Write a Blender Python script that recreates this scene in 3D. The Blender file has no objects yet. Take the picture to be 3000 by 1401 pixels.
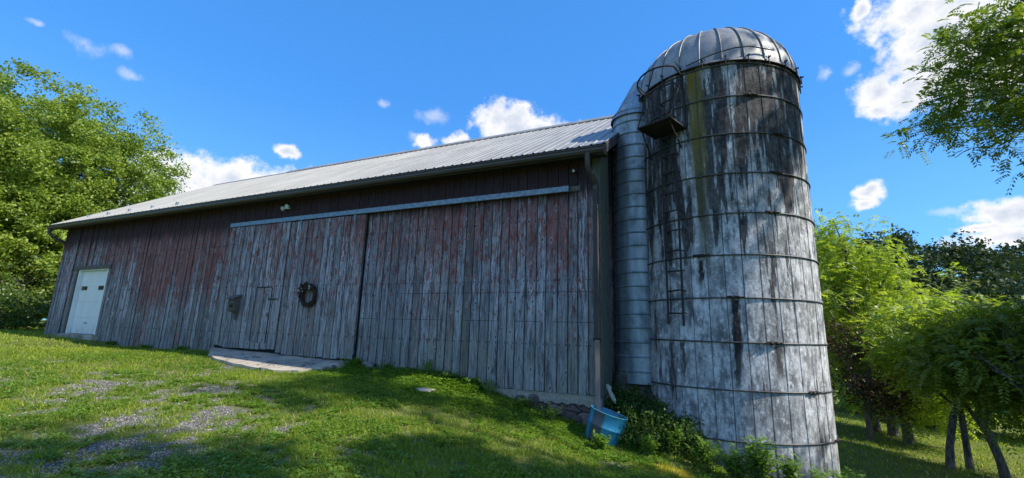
import bpy, math, random
import numpy as np
from mathutils import Vector, Matrix
PI = math.pi
random.seed(7); RNG = np.random.default_rng(7)
sc = bpy.context.scene
col = sc.collection

# ------------------------------------------------------------------ camera
F_PX = 1318.49
CAMZ = 1.7
cam_d = bpy.data.cameras.new('camera')
cam = bpy.data.objects.new('camera', cam_d); col.objects.link(cam)
cam_d.sensor_fit = 'HORIZONTAL'; cam_d.sensor_width = 36.0
cam_d.lens = F_PX / 3000.0 * 36.0
cam_d.clip_start = 0.05; cam_d.clip_end = 3000
U = Vector((189.0, 6290.0, -F_PX)).normalized()
L = Vector((-2908.0, -189.0, -F_PX)); L = (L - U * L.dot(U)).normalized()
Rr = -L; Nn = U.cross(Rr)
rot = Matrix((Rr, Nn, U))           # world = rot @ cam
cam.matrix_world = Matrix.Translation((0, 0, CAMZ)) @ rot.to_4x4()
sc.camera = cam

# ------------------------------------------------------------------ light
SUN_EL = math.radians(41.0)
SUN_A = math.radians(3.5)           # from +X towards +Y (behind the barn front)
sdir = Vector((math.cos(SUN_EL) * math.cos(SUN_A), math.cos(SUN_EL) * math.sin(SUN_A), math.sin(SUN_EL)))
sun_d = bpy.data.lights.new('sun', 'SUN'); sun_d.energy = 4.6; sun_d.angle = math.radians(0.6)
sun_d.color = (1.0, 0.93, 0.80)
sun = bpy.data.objects.new('sun', sun_d); col.objects.link(sun)
sun.rotation_euler = sdir.to_track_quat('Z', 'Y').to_euler()
sun.location = (30, 10, 40)

sc.view_settings.view_transform = 'Standard'; sc.view_settings.look = 'None'
sc.view_settings.exposure = 0.60; sc.view_settings.gamma = 1.0

world = bpy.data.worlds.new('World'); sc.world = world; world.use_nodes = True
class NT:
    """small helper round a node tree"""
    def __init__(s, tree):
        s.t = tree; s.n = tree.nodes; s.l = tree.links
    def node(s, typ, **kw):
        n = s.n.new(typ)
        for k, v in kw.items(): setattr(n, k, v)
        return n
    def put(s, sock, v):
        if v is None: return
        if isinstance(v, bpy.types.NodeSocket): s.l.new(v, sock)
        else:
            if isinstance(v, (tuple, list)) and len(v) == 3 and sock.type == 'RGBA': v = (*v, 1)
            sock.default_value = v
    def m(s, op, a, b=None, c=None, clamp=False):
        n = s.node('ShaderNodeMath', operation=op, use_clamp=clamp)
        s.put(n.inputs[0], a); s.put(n.inputs[1], b)
        if c is not None: s.put(n.inputs[2], c)
        return n.outputs[0]
    def ss(s, x, lo, hi, a=0.0, b=1.0):
        n = s.node('ShaderNodeMapRange', interpolation_type='SMOOTHSTEP')
        s.put(n.inputs[0], x); s.put(n.inputs[1], lo); s.put(n.inputs[2], hi); s.put(n.inputs[3], a); s.put(n.inputs[4], b)
        return n.outputs[0]
    def mix(s, f, a, b, mode='MIX'):
        n = s.node('ShaderNodeMix', data_type='RGBA', blend_type=mode)
        s.put(n.inputs[0], f); s.put(n.inputs[6], a); s.put(n.inputs[7], b)
        return n.outputs[2]
    def noise(s, vec, scale=5.0, detail=4.0, rough=0.55, dist=0.0, color=False):
        n = s.node('ShaderNodeTexNoise')
        s.put(n.inputs['Vector'], vec); s.put(n.inputs['Scale'], scale); s.put(n.inputs['Detail'], detail)
        s.put(n.inputs['Roughness'], rough); s.put(n.inputs['Distortion'], dist)
        return n.outputs[1] if color else n.outputs[0]
    def voro(s, vec, scale=5.0, feature='F1', out=0):
        n = s.node('ShaderNodeTexVoronoi', feature=feature)
        s.put(n.inputs['Vector'], vec); s.put(n.inputs['Scale'], scale)
        return n.outputs[out]
    def xyz(s, x, y, z):
        n = s.node('ShaderNodeCombineXYZ'); s.put(n.inputs[0], x); s.put(n.inputs[1], y); s.put(n.inputs[2], z)
        return n.outputs[0]
    def sep(s, v):
        n = s.node('ShaderNodeSeparateXYZ'); s.put(n.inputs[0], v); return n.outputs
    def vmap(s, v, scale=(1, 1, 1), loc=(0, 0, 0)):
        n = s.node('ShaderNodeMapping'); s.put(n.inputs[0], v); n.inputs[3].default_value = scale; n.inputs[1].default_value = loc
        return n.outputs[0]
    def attr(s, name, out='Color'):
        return s.node('ShaderNodeAttribute', attribute_name=name).outputs[out]
    def obj(s):
        return s.node('ShaderNodeTexCoord').outputs['Object']
    def pos(s):
        return s.node('ShaderNodeNewGeometry').outputs['Position']
    def uv(s):
        return s.node('ShaderNodeUVMap').outputs[0]

def build_world():
    w = NT(world.node_tree); w.n.clear()
    out = w.node('ShaderNodeOutputWorld'); bg = w.node('ShaderNodeBackground')
    sky = w.node('ShaderNodeTexSky', sky_type='NISHITA')
    sky.sun_disc = False; sky.sun_elevation = SUN_EL
    sky.sun_rotation = math.atan2(sdir.x, sdir.y)
    sky.air_density = 1.15; sky.dust_density = 0.3; sky.ozone_density = 2.2; sky.altitude = 200
    base = w.mix(1.0, sky.outputs[0], (0.46, 1.15, 1.90), 'MULTIPLY')
    d = w.node('ShaderNodeTexCoord').outputs['Generated']
    x, y, z = w.sep(d)
    az = w.m('MULTIPLY', w.m('ARCTAN2', x, y), 180 / PI)
    hyp = w.m('SQRT', w.m('ADD', w.m('MULTIPLY', x, x), w.m('MULTIPLY', y, y)))
    el = w.m('MULTIPLY', w.m('ARCTAN2', z, hyp), 180 / PI)
    grad = w.mix(w.ss(el, 4.0, 30.0), (1.55, 3.70, 6.3), (0.55, 2.35, 6.1))
    grad = w.mix(w.ss(el, 30.0, 90.0), grad, (0.35, 1.6, 4.9))
    base = w.mix(0.6, base, grad)
    ang = w.xyz(az, el, 0.0)
    #  az, el, radius az, radius el
    blobs = [(-57.5, 15.0, 4.2, 2.3), (-53.0, 14.2, 4.4, 2.9), (-49.0, 15.9, 2.4, 1.9), (-53.1, 19.4, 1.7, 0.75), (-63, 13.5, 5, 3),
             (-25.2, 25.6, 4.6, 2.6), (-21.6, 25.2, 4.2, 2.1), (-32.6, 22.8, 1.9, 1.3), (-18.5, 25.3, 2.2, 0.9), (-37, 23.3, 1.1, .8),
             (16.4, 32.6, .9, 1.0), (24.5, 30.0, 6.5, 4.6), (20.5, 30.5, 3.2, 3.0), (21.2, 27.0, 3.2, 2.4), (16.6, 24.2, 2.0, 1.5), (19.2, 23.4, 3.2, 1.9), (24.0, 23.6, 4.0, 2.6),
             (16.3, 22.7, 1.5, .75), (14.9, 14.95, 1.4, .7), (14.3, 13.95, 1.15, .6), (22.1, 10.4, 1.5, .5),
             (25.0, 11.6, 3.2, 1.2), (24.0, 9.2, 3.4, 1.0), (22.0, 27.5, 3.5, 2.5), (29.0, 26.0, 5.0, 5.0)]
    wisp = [(-36.2, 26.3, 2.0, .9), (-38.0, 23.6, 1.0, .7), (-72.0, 24.4, 1.8, .7), (-69.3, 24.9, .9, .5), (-68.3, 23.2, 1.1, .5),
            (12.4, 27.5, .7, .5), (14.9, 26.9, 1.0, .5), (20.5, 12.2, 1.4, .35), (-43.2, 27.1, 1.0, .5), (-75.3, 24.7, .7, .3)]
    # clouds elsewhere, out of the picture
    blobs += [(-165, 40, 16, 8), (128, 18, 12, 7)]  # unseen clouds behind the camera, added to brighten the shaded barn front
    blobs += [(60, 25, 14, 5), (110, 30, 16, 7), (-110, 28, 14, 6), (-150, 35, 18, 8), (160, 22, 16, 6), (75, 48, 12, 6), (-80, 60, 14, 6)]
    wv = w.noise(d, 9.0, 5.0, 0.6, 0.0, True)
    warp = w.node('ShaderNodeVectorMath', operation='SUBTRACT'); w.put(warp.inputs[0], wv); warp.inputs[1].default_value = (.5, .5, .5)
    wsc = w.node('ShaderNodeVectorMath', operation='SCALE'); w.put(wsc.inputs[0], warp.outputs[0]); wsc.inputs[3].default_value = 3.2
    addv = w.node('ShaderNodeVectorMath', operation='ADD'); w.put(addv.inputs[0], ang); w.put(addv.inputs[1], wsc.outputs[0])
    sq = w.node('ShaderNodeSeparateXYZ'); w.put(sq.inputs[0], addv.outputs[0])
    a2 = w.xyz(sq.outputs[0], sq.outputs[1], 0.0)
    def field(bl):
        acc = None
        for (a, e, ra, re) in bl:
            ra *= 1.30; re *= 1.28; v = w.vmap(a2, (1 / ra, 1 / re, 1), (-a / ra, -e / re, 0))
            ln = w.node('ShaderNodeVectorMath', operation='LENGTH'); w.put(ln.inputs[0], v)
            s1 = w.m('SUBTRACT', 1.0, ln.outputs['Value'])
            acc = s1 if acc is None else w.m('MAXIMUM', acc, s1)
        return acc
    n1 = w.noise(d, 26.0, 7.0, 0.62)
    n2 = w.noise(w.vmap(d, (1, 1, 2.2)), 7.0, 4.0, 0.55)
    f1 = w.m('ADD', field(blobs), w.m('MULTIPLY', w.m('SUBTRACT', n1, 0.5), 1.9))
    dens = w.ss(f1, -0.10, 0.50)
    f2 = w.m('ADD', field(wisp), w.m('MULTIPLY', w.m('SUBTRACT', n1, 0.55), 2.4))
    dw = w.m('MULTIPLY', w.ss(f2, -0.1, 1.0), 0.42)
    dens = w.m('MAXIMUM', dens, dw)
    shade = w.ss(w.m('ADD', w.m('MULTIPLY', f1, 1.1), w.m('MULTIPLY', w.m('SUBTRACT', n2, .5), 2.2)), 0.30, 1.25)
    ccol = w.mix(shade, (6.9, 6.85, 6.95), (4.3, 4.8, 5.7))
    cc = w.mix(dens, base, ccol)
    w.put(bg.inputs[0], cc); bg.inputs[1].default_value = 0.1
    w.l.new(bg.outputs[0], out.inputs[0])
build_world()

# ------------------------------------------------------------------ mesh helpers
ORG = {}
def tag(o, label=None, cat=None, group=None, kind=None):
    if label: o['label'] = label
    if cat: o['category'] = cat
    if group: o['group'] = group
    if kind: o['kind'] = kind
    return o
def empty(name, loc, label=None, cat=None, group=None, rz=0.0):
    o = bpy.data.objects.new(name, None); col.objects.link(o); o.location = loc
    o.empty_display_size = 0.3; o.rotation_euler.z = rz
    ORG[o.name] = Vector(loc)
    return tag(o, label, cat, group)
def link_mesh(name, me, mat, parent=None, loc=None):
    o = bpy.data.objects.new(name, me)
    if mat is not None: me.materials.append(mat)
    col.objects.link(o)
    if parent is not None:
        o.parent = parent; ORG[o.name] = ORG[parent.name]
    else:
        ORG[o.name] = Vector(loc) if loc is not None else Vector((0, 0, 0))
        if loc is not None: o.location = loc
    return o
def copy_tree(o, parent=None, name=None):
    c = o.copy(); col.objects.link(c)
    if parent is not None: c.parent = parent
    for ch in list(o.children): copy_tree(ch, c)
    return c

class MB:
    """collects faces in world coordinates and links them as one mesh"""
    def __init__(s): s.v = []; s.f = []; s.uv = []; s.c = []; s.smooth = []
    def add(s, vs, fs, uvs=None, c=(.5, .5, .5, 1), smooth=False):
        b = len(s.v); s.v += [tuple(v) for v in vs]
        for k, f in enumerate(fs):
            s.f.append([b + i for i in f]); s.smooth.append(smooth)
            s.uv.append(uvs[k] if uvs else [(0, 0)] * len(f)); s.c.append(c)
        return s
    def box(s, x0, x1, y0, y1, z0, z1, c=(.5, .5, .5, 1), M=None):
        vs = [(x, y, z) for z in (z0, z1) for y in (y0, y1) for x in (x0, x1)]
        if M is not None: vs = [M @ Vector(v) for v in vs]
        return s.add(vs, [(0, 2, 3, 1), (4, 5, 7, 6), (0, 1, 5, 4), (2, 6, 7, 3), (0, 4, 6, 2), (1, 3, 7, 5)], None, c)
    def prism(s, pts, y0, y1, axis='Y', c=(.5, .5, .5, 1)):
        n = len(pts)
        if axis == 'Y': vs = [(p[0], y0, p[1]) for p in pts] + [(p[0], y1, p[1]) for p in pts]
        elif axis == 'X': vs = [(y0, p[0], p[1]) for p in pts] + [(y1, p[0], p[1]) for p in pts]
        else: vs = [(p[0], p[1], y0) for p in pts] + [(p[0], p[1], y1) for p in pts]
        fs = [tuple(range(n))[::-1], tuple(range(n, 2 * n))] + [(i, (i + 1) % n, n + (i + 1) % n, n + i) for i in range(n)]
        return s.add(vs, fs, None, c)
    def tube(s, pts, r, n=8, c=(.5, .5, .5, 1), cap=True, closed=False, twist=0.0):
        pts = [Vector(p) for p in pts]; m = len(pts)
        rs = r if isinstance(r, (list, tuple)) else [r] * m
        vs = []; ref = None
        for i, p in enumerate(pts):
            if closed: t = (pts[(i + 1) % m] - pts[i - 1])
            else: t = pts[min(i + 1, m - 1)] - pts[max(i - 1, 0)]
            t = t.normalized() if t.length > 1e-9 else Vector((0, 0, 1))
            if ref is None:
                ref = t.cross(Vector((0, 0, 1)))
                if ref.length < .1: ref = t.cross(Vector((1, 0, 0)))
            a = (ref - t * ref.dot(t)).normalized(); ref = a; b = t.cross(a)
            for k in range(n):
                q = 2 * PI * k / n + twist
                vs.append(p + (a * math.cos(q) + b * math.sin(q)) * rs[i])
        fs = []
        for i in range(m if closed else m - 1):
            j = (i + 1) % m
            for k in range(n):
                l = (k + 1) % n
                fs.append((i * n + k, i * n + l, j * n + l, j * n + k))
        s.add(vs, fs, None, c, True)
        if cap and not closed:
            s.add(vs[:n], [tuple(range(n))[::-1]], None, c); s.add(vs[-n:], [tuple(range(n))], None, c)
        return s
    def lathe(s, prof, cx, cy, n=24, a0=0.0, a1=2 * PI, c=(.5, .5, .5, 1), M=None):
        full = abs(a1 - a0 - 2 * PI) < 1e-6; m = n if full else n + 1
        vs = []
        for (r, z) in prof:
            for k in range(m):
                q = a0 + (a1 - a0) * k / n
                v = Vector((cx + r * math.cos(q), cy + r * math.sin(q), z)); vs.append(M @ v if M else v)
        fs = []
        for i in range(len(prof) - 1):
            for k in range(n):
                l = (k + 1) % m
                fs.append((i * m + k, i * m + l, (i + 1) * m + l, (i + 1) * m + k))
        return s.add(vs, fs, None, c, True)
    def build(s, name, mat, parent=None, loc=None):
        me = bpy.data.meshes.new(name)
        org = ORG[parent.name] if parent is not None else (Vector(loc) if loc is not None else Vector((0, 0, 0)))
        vs = [(v[0] - org.x, v[1] - org.y, v[2] - org.z) for v in s.v]
        me.from_pydata(vs, [], s.f)
        me.polygons.foreach_set('use_smooth', s.smooth)
        uvl = me.uv_layers.new(name='UVMap')
        uvl.data.foreach_set('uv', [q for f in s.uv for p in f for q in p])
        ca = me.color_attributes.new('brd', 'FLOAT_COLOR', 'CORNER')
        ca.data.foreach_set('color', [q for f, c in zip(s.f, s.c) for _ in f for q in c])
        me.update()
        return link_mesh(name, me, mat, parent, loc)

def np_mesh(name, V, Fq, mat, parent=None, loc=None, var=None, smooth=False, k=4):
    """V (n,3), Fq (m,k) -> mesh object, with a per-face float attribute 'var'"""
    me = bpy.data.meshes.new(name)
    org = ORG[parent.name] if parent is not None else (Vector(loc) if loc is not None else Vector((0, 0, 0)))
    V = V - np.array(org)[None, :]
    me.vertices.add(len(V)); me.vertices.foreach_set('co', V.astype(np.float32).ravel())
    m = len(Fq)
    me.loops.add(m * k); me.loops.foreach_set('vertex_index', Fq.astype(np.int32).ravel())
    me.polygons.add(m)
    me.polygons.foreach_set('loop_start', (np.arange(m) * k).astype(np.int32))
    me.polygons.foreach_set('loop_total', np.full(m, k, np.int32))
    if smooth: me.polygons.foreach_set('use_smooth', np.ones(m, bool))
    me.update(calc_edges=True)
    if var is not None:
        a = me.attributes.new('var', 'FLOAT', 'FACE'); a.data.foreach_set('value', var.astype(np.float32))
    return link_mesh(name, me, mat, parent, loc)

def vnoise(x, y, s, seed=0):
    """value noise, numpy"""
    x = np.asarray(x) * s; y = np.asarray(y) * s
    xi = np.floor(x).astype(np.int64); yi = np.floor(y).astype(np.int64); fx = x - xi; fy = y - yi
    fx = fx * fx * (3 - 2 * fx); fy = fy * fy * (3 - 2 * fy)
    def h(a, b):
        n = (a * 374761393 + b * 668265263 + seed * 1442695041) & 0xffffffff
        n = ((n ^ (n >> 13)) * 1274126177) & 0xffffffff
        return ((n ^ (n >> 16)) & 0xffff) / 65535.0
    return (h(xi, yi) * (1 - fx) + h(xi + 1, yi) * fx) * (1 - fy) + (h(xi, yi + 1) * (1 - fx) + h(xi + 1, yi + 1) * fx) * fy
def fbm(x, y, s, seed=0, o=4):
    t = 0; a = 1; w = 0
    for i in range(o):
        t = t + a * vnoise(x, y, s * 2 ** i, seed + i); w += a; a *= .5
    return t / w

# ------------------------------------------------------------------ materials
def new_mat(name):
    m = bpy.data.materials.new(name); m.use_nodes = True
    t = NT(m.node_tree); t.n.clear()
    out = t.node('ShaderNodeOutputMaterial'); p = t.node('ShaderNodeBsdfPrincipled')
    t.l.new(p.outputs[0], out.inputs[0])
    return m, t, p, out
def bump(t, p, h, strength=.4, dist=.01):
    b = t.node('ShaderNodeBump'); b.inputs['Strength'].default_value = strength; b.inputs['Distance'].default_value = dist
    t.put(b.inputs['Height'], h); t.l.new(b.outputs[0], p.inputs['Normal'])
def mat_simple(name, c1, c2, scale=8.0, rough=.7, metal=0.0, stretch=(1, 1, 1), bmp=.2, spec=.5):
    m, t, p, o = new_mat(name)
    v = t.vmap(t.pos(), stretch); n = t.noise(v, scale, 6, .6)
    c = t.mix(t.ss(n, .3, .7), c1, c2)
    t.put(p.inputs['Base Color'], c); t.put(p.inputs['Roughness'], t.ss(n, .2, .8, rough - .1, rough + .1)); p.inputs['Metallic'].default_value = metal
    p.inputs['Specular IOR Level'].default_value = spec
    if bmp: bump(t, p, n, bmp, .01)
    return m

def mat_boards(name, axis=0, door=False):
    """weathered barn boards with remains of red paint; brd = three random numbers per board, UV = across / height"""
    m, t, p, o = new_mat(name)
    P = t.sep(t.pos()); X = P[axis]; Z = P[2]
    r = t.sep(t.attr('brd')); r1, r2, r3 = r[0], r[1], r[2]
    uv = t.sep(t.uv()); u = uv[0]
    off = t.m('MULTIPLY', r1, 37.0)
    # curved grain: warp x by slow noise
    wob = t.m('MULTIPLY', t.m('SUBTRACT', t.noise(t.xyz(t.m('MULTIPLY', X, 9.0), t.m('MULTIPLY', Z, 3.2), off), 1.0, 3, .5), .5), .11)
    gx = t.m('MULTIPLY', t.m('ADD', X, wob), 52.0)
    grain = t.noise(t.xyz(gx, t.m('MULTIPLY', Z, 2.2), off), 1.0, 5, .65)
    broad = t.noise(t.xyz(t.m('MULTIPLY', X, 14.0), t.m('MULTIPLY', Z, 1.1), off), 1.0, 4, .6)
    blot = t.noise(t.xyz(t.m('MULTIPLY', X, 22.0), t.m('MULTIPLY', Z, 5.0), off), 1.0, 5, .7)
    g = t.m('ADD', t.m('MULTIPLY', grain, .55), t.m('MULTIPLY', broad, .45))
    grey = t.mix(t.ss(g, .37, .61), (.060, .058, .070), (.53, .53, .60))
    grey = t.mix(t.m('MULTIPLY', r2, .60), grey, (.13, .125, .145))
    grey = t.mix(t.ss(blot, .58, .70, 0, .6), grey, (.62, .63, .72))
    grey = t.mix(t.ss(blot, .40, .30, 0, .55), grey, (.085, .08, .085))
    # some boards are browner, some nearly black
    grey = t.mix(t.ss(r1, .60, .95, 0, .45), grey, t.mix(grain, (.060, .040, .036), (.30, .215, .19)))
    grey = t.mix(t.ss(t.m('FRACT', t.m('MULTIPLY', r1, 7.3)), .78, .95, 0, .45), grey, (.060, .060, .068))
    # algae, low down
    low = t.m('MULTIPLY', t.ss(Z, 2.9, .7, 0, .62), t.ss(broad, .30, .62))
    grey = t.mix(low, grey, (.17, .195, .13))
    # paint remains: more under the eave, more on some boards, in flakes
    zz = t.ss(Z, 1.9, 4.6, -.065, .13)
    lft = t.m('MULTIPLY', t.ss(X, -18.2, -16.4), t.ss(X, -12.2, -13.6)) if axis == 0 else 0.0
    big = t.noise(t.xyz(t.m('MULTIPLY', X, .9), t.m('MULTIPLY', Z, .5), 3.3), 1.0, 3, .5)
    pn = t.m('ADD', t.m('MULTIPLY', blot, .6), t.m('MULTIPLY', broad, .4))
    pm = t.m('ADD', t.m('ADD', pn, zz), t.m('ADD', t.m('MULTIPLY', t.m('SUBTRACT', r3, .5), .14), t.m('MULTIPLY', t.m('SUBTRACT', big, .5), .35)))
    pm = t.m('ADD', t.m('ADD', pm, .022), t.m('MULTIPLY', lft, t.ss(Z, 1.4, 3.2, .06, .17)))
    if door: pm = t.m('SUBTRACT', pm, .045)
    paint = t.ss(pm, .575, .655)
    pcol = t.mix(t.ss(grain, .35, .65), (.085, .034, .036), (.33, .10, .078))
    pcol = t.mix(t.ss(Z, 3.7, 4.5, 0, .6), pcol, (.10, .032, .040))
    c = t.mix(t.m('MULTIPLY', paint, t.ss(grain, .35, .6, .55, .85)), grey, pcol)
    fk = t.noise(t.xyz(t.m('MULTIPLY', X, 13.0), t.m('MULTIPLY', Z, 4.2), t.m('ADD', off, 11.0)), 1.0, 5, .68)
    c = t.mix(t.m('MULTIPLY', t.ss(t.m('ADD', fk, t.ss(Z, 1.0, 3.6, -.05, .03)), .565, .60), .85), c, pcol)
    # knots with pale halo
    kv = t.xyz(t.m('MULTIPLY', X, 6.0), t.m('MULTIPLY', Z, 2.9), off)
    kd = t.voro(kv, 1.0)
    c = t.mix(t.ss(kd, .30, .10, 0, .30), c, (.50, .49, .54))
    c = t.mix(t.ss(kd, .115, .07, 0, .9), c, (.028, .020, .018))
    # eave shade painted into the colour, with old dark paint high on the wall
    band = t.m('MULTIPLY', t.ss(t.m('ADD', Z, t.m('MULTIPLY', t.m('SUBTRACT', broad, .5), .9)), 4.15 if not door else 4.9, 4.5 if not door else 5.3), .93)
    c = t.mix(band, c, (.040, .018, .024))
    # checks and saw marks
    cr = t.noise(t.xyz(t.m('MULTIPLY', t.m('ADD', X, wob), 46.0), t.m('MULTIPLY', Z, .7), off), 1.0, 2, .5)
    crk = t.ss(t.m('ABSOLUTE', t.m('SUBTRACT', cr, .5)), .018, .004, 0, .7)
    c = t.mix(crk, c, (.030, .028, .030))
    # nail heads in rows on the rails behind
    du = t.m('MINIMUM', t.m('ABSOLUTE', t.m('SUBTRACT', u, .16)), t.m('ABSOLUTE', t.m('SUBTRACT', u, .84)))
    zr = t.m('ABSOLUTE', t.m('SUBTRACT', t.m('FRACT', t.m('DIVIDE', t.m('ADD', Z, .25), 1.18)), .5))
    nail = t.m('MULTIPLY', t.ss(du, .055, .03), t.ss(zr, .020, .010))
    c = t.mix(nail, c, (.022, .016, .015))
    ln = t.m('MINIMUM', t.m('ABSOLUTE', t.m('SUBTRACT', Z, 1.93)), t.m('ABSOLUTE', t.m('SUBTRACT', Z, 2.48)))
    lnm = t.m('MULTIPLY', t.ss(ln, .011, .005, 0, .6), t.ss(t.noise(t.xyz(t.m('MULTIPLY', X, 1.6), Z, 5.5), 1.0, 2, .5), .42, .5))
    if not door and axis == 0: c = t.mix(t.m('MULTIPLY', lnm, t.ss(X, -7.7, -7.4)), c, (.03, .028, .03))
    # faint darker edges of each board
    ed = t.m('MINIMUM', u, t.m('SUBTRACT', 1.0, u))
    c = t.mix(t.ss(ed, .09, .0, 0, .55), c, (.045, .042, .044))
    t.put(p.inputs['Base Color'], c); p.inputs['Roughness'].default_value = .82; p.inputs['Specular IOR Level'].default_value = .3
    bump(t, p, t.m('SUBTRACT', g, t.m('MULTIPLY', crk, .6)), .7, .012)
    return m

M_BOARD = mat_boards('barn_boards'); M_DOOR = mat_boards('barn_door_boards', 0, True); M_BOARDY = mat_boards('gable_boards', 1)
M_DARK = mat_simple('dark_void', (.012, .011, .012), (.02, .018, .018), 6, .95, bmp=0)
M_TRIM = mat_simple('brown_trim', (.045, .036, .036), (.075, .062, .060), 5, .5, bmp=.05)
M_GUTTER = mat_simple('brown_gutter', (.050, .040, .038), (.070, .056, .052), 3, .38, bmp=.03)
M_SPOUT = mat_simple('faded_downspout', (.16, .125, .125), (.28, .24, .24), 7, .5, stretch=(1, 1, .4), bmp=.05)
M_WOODG = mat_simple('grey_green_wood', (.040, .044, .036), (.16, .17, .145), 12, .85, stretch=(6, 6, .5), bmp=.5)
M_WOODD = mat_simple('dark_grey_wood', (.060, .055, .050), (.15, .14, .125), 12, .85, stretch=(2, 2, 3), bmp=.4)
M_GALV = mat_simple('galvanised_track', (.12, .165, .20), (.25, .31, .36), 14, .45, .55, bmp=.05)
M_IRON = mat_simple('rusted_iron', (.018, .016, .017), (.046, .034, .030), 30, .75, .3, bmp=.3)
M_WHITE = mat_simple('white_door_paint', (.70, .74, .76), (.80, .83, .84), 1.5, .4, bmp=.02)
def mat_door_white():
    m, t, p, o = new_mat('overhead_door_paint'); P = t.pos(); z = t.sep(P)[2]
    n = t.noise(t.vmap(P, (5, 5, 1.5)), 1.0, 6, .7); c = t.mix(t.ss(n, .35, .7), (.72, .76, .78), (.80, .83, .84))
    c = t.mix(t.m('MULTIPLY', t.ss(z, 1.75, 1.27, 0, .75), t.ss(n, .35, .65)), c, (.40, .38, .33))
    c = t.mix(t.ss(t.noise(P, 17, 5, .7), .62, .75, 0, .35), c, (.48, .47, .44)); t.put(p.inputs['Base Color'], c); p.inputs['Roughness'].default_value = .45
    return m
M_ODOOR = mat_door_white()
M_GLASS = mat_simple('dark_glass', (.02, .022, .02), (.05, .05, .04), 9, .12, bmp=0)
M_PLAS = mat_simple('white_plastic', (.55, .56, .54), (.7, .7, .68), 20, .4, bmp=.05)

def mat_roof():
    m, t, p, o = new_mat('roof_metal')
    P = t.sep(t.pos())
    n = t.noise(t.xyz(t.m('MULTIPLY', P[0], 3.0), t.m('MULTIPLY', P[1], .35), P[2]), 1.0, 5, .6)
    n2 = t.noise(t.pos(), 1.1, 4, .6)
    sheet = t.noise(t.xyz(t.m('FLOOR', t.m('DIVIDE', P[0], .914)), 0, 0), 7.3, 0)
    c = t.mix(t.ss(n, .3, .7), (.24, .237, .225), (.35, .348, .33))
    c = t.mix(t.ss(sheet, .3, .7, 0, .35), c, (.21, .21, .20))
    c = t.mix(t.ss(n2, .55, .8, 0, .35), c, (.17, .145, .12))
    lap = t.ss(t.m('ABSOLUTE', t.m('SUBTRACT', P[1], 10.6)), .03, .012, 0, .5)
    c = t.mix(lap, c, (.25, .25, .24))
    t.put(p.inputs['Base Color'], c); p.inputs['Roughness'].default_value = .55; p.inputs['Metallic'].default_value = .1
    return m
M_ROOF = mat_roof()

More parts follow.
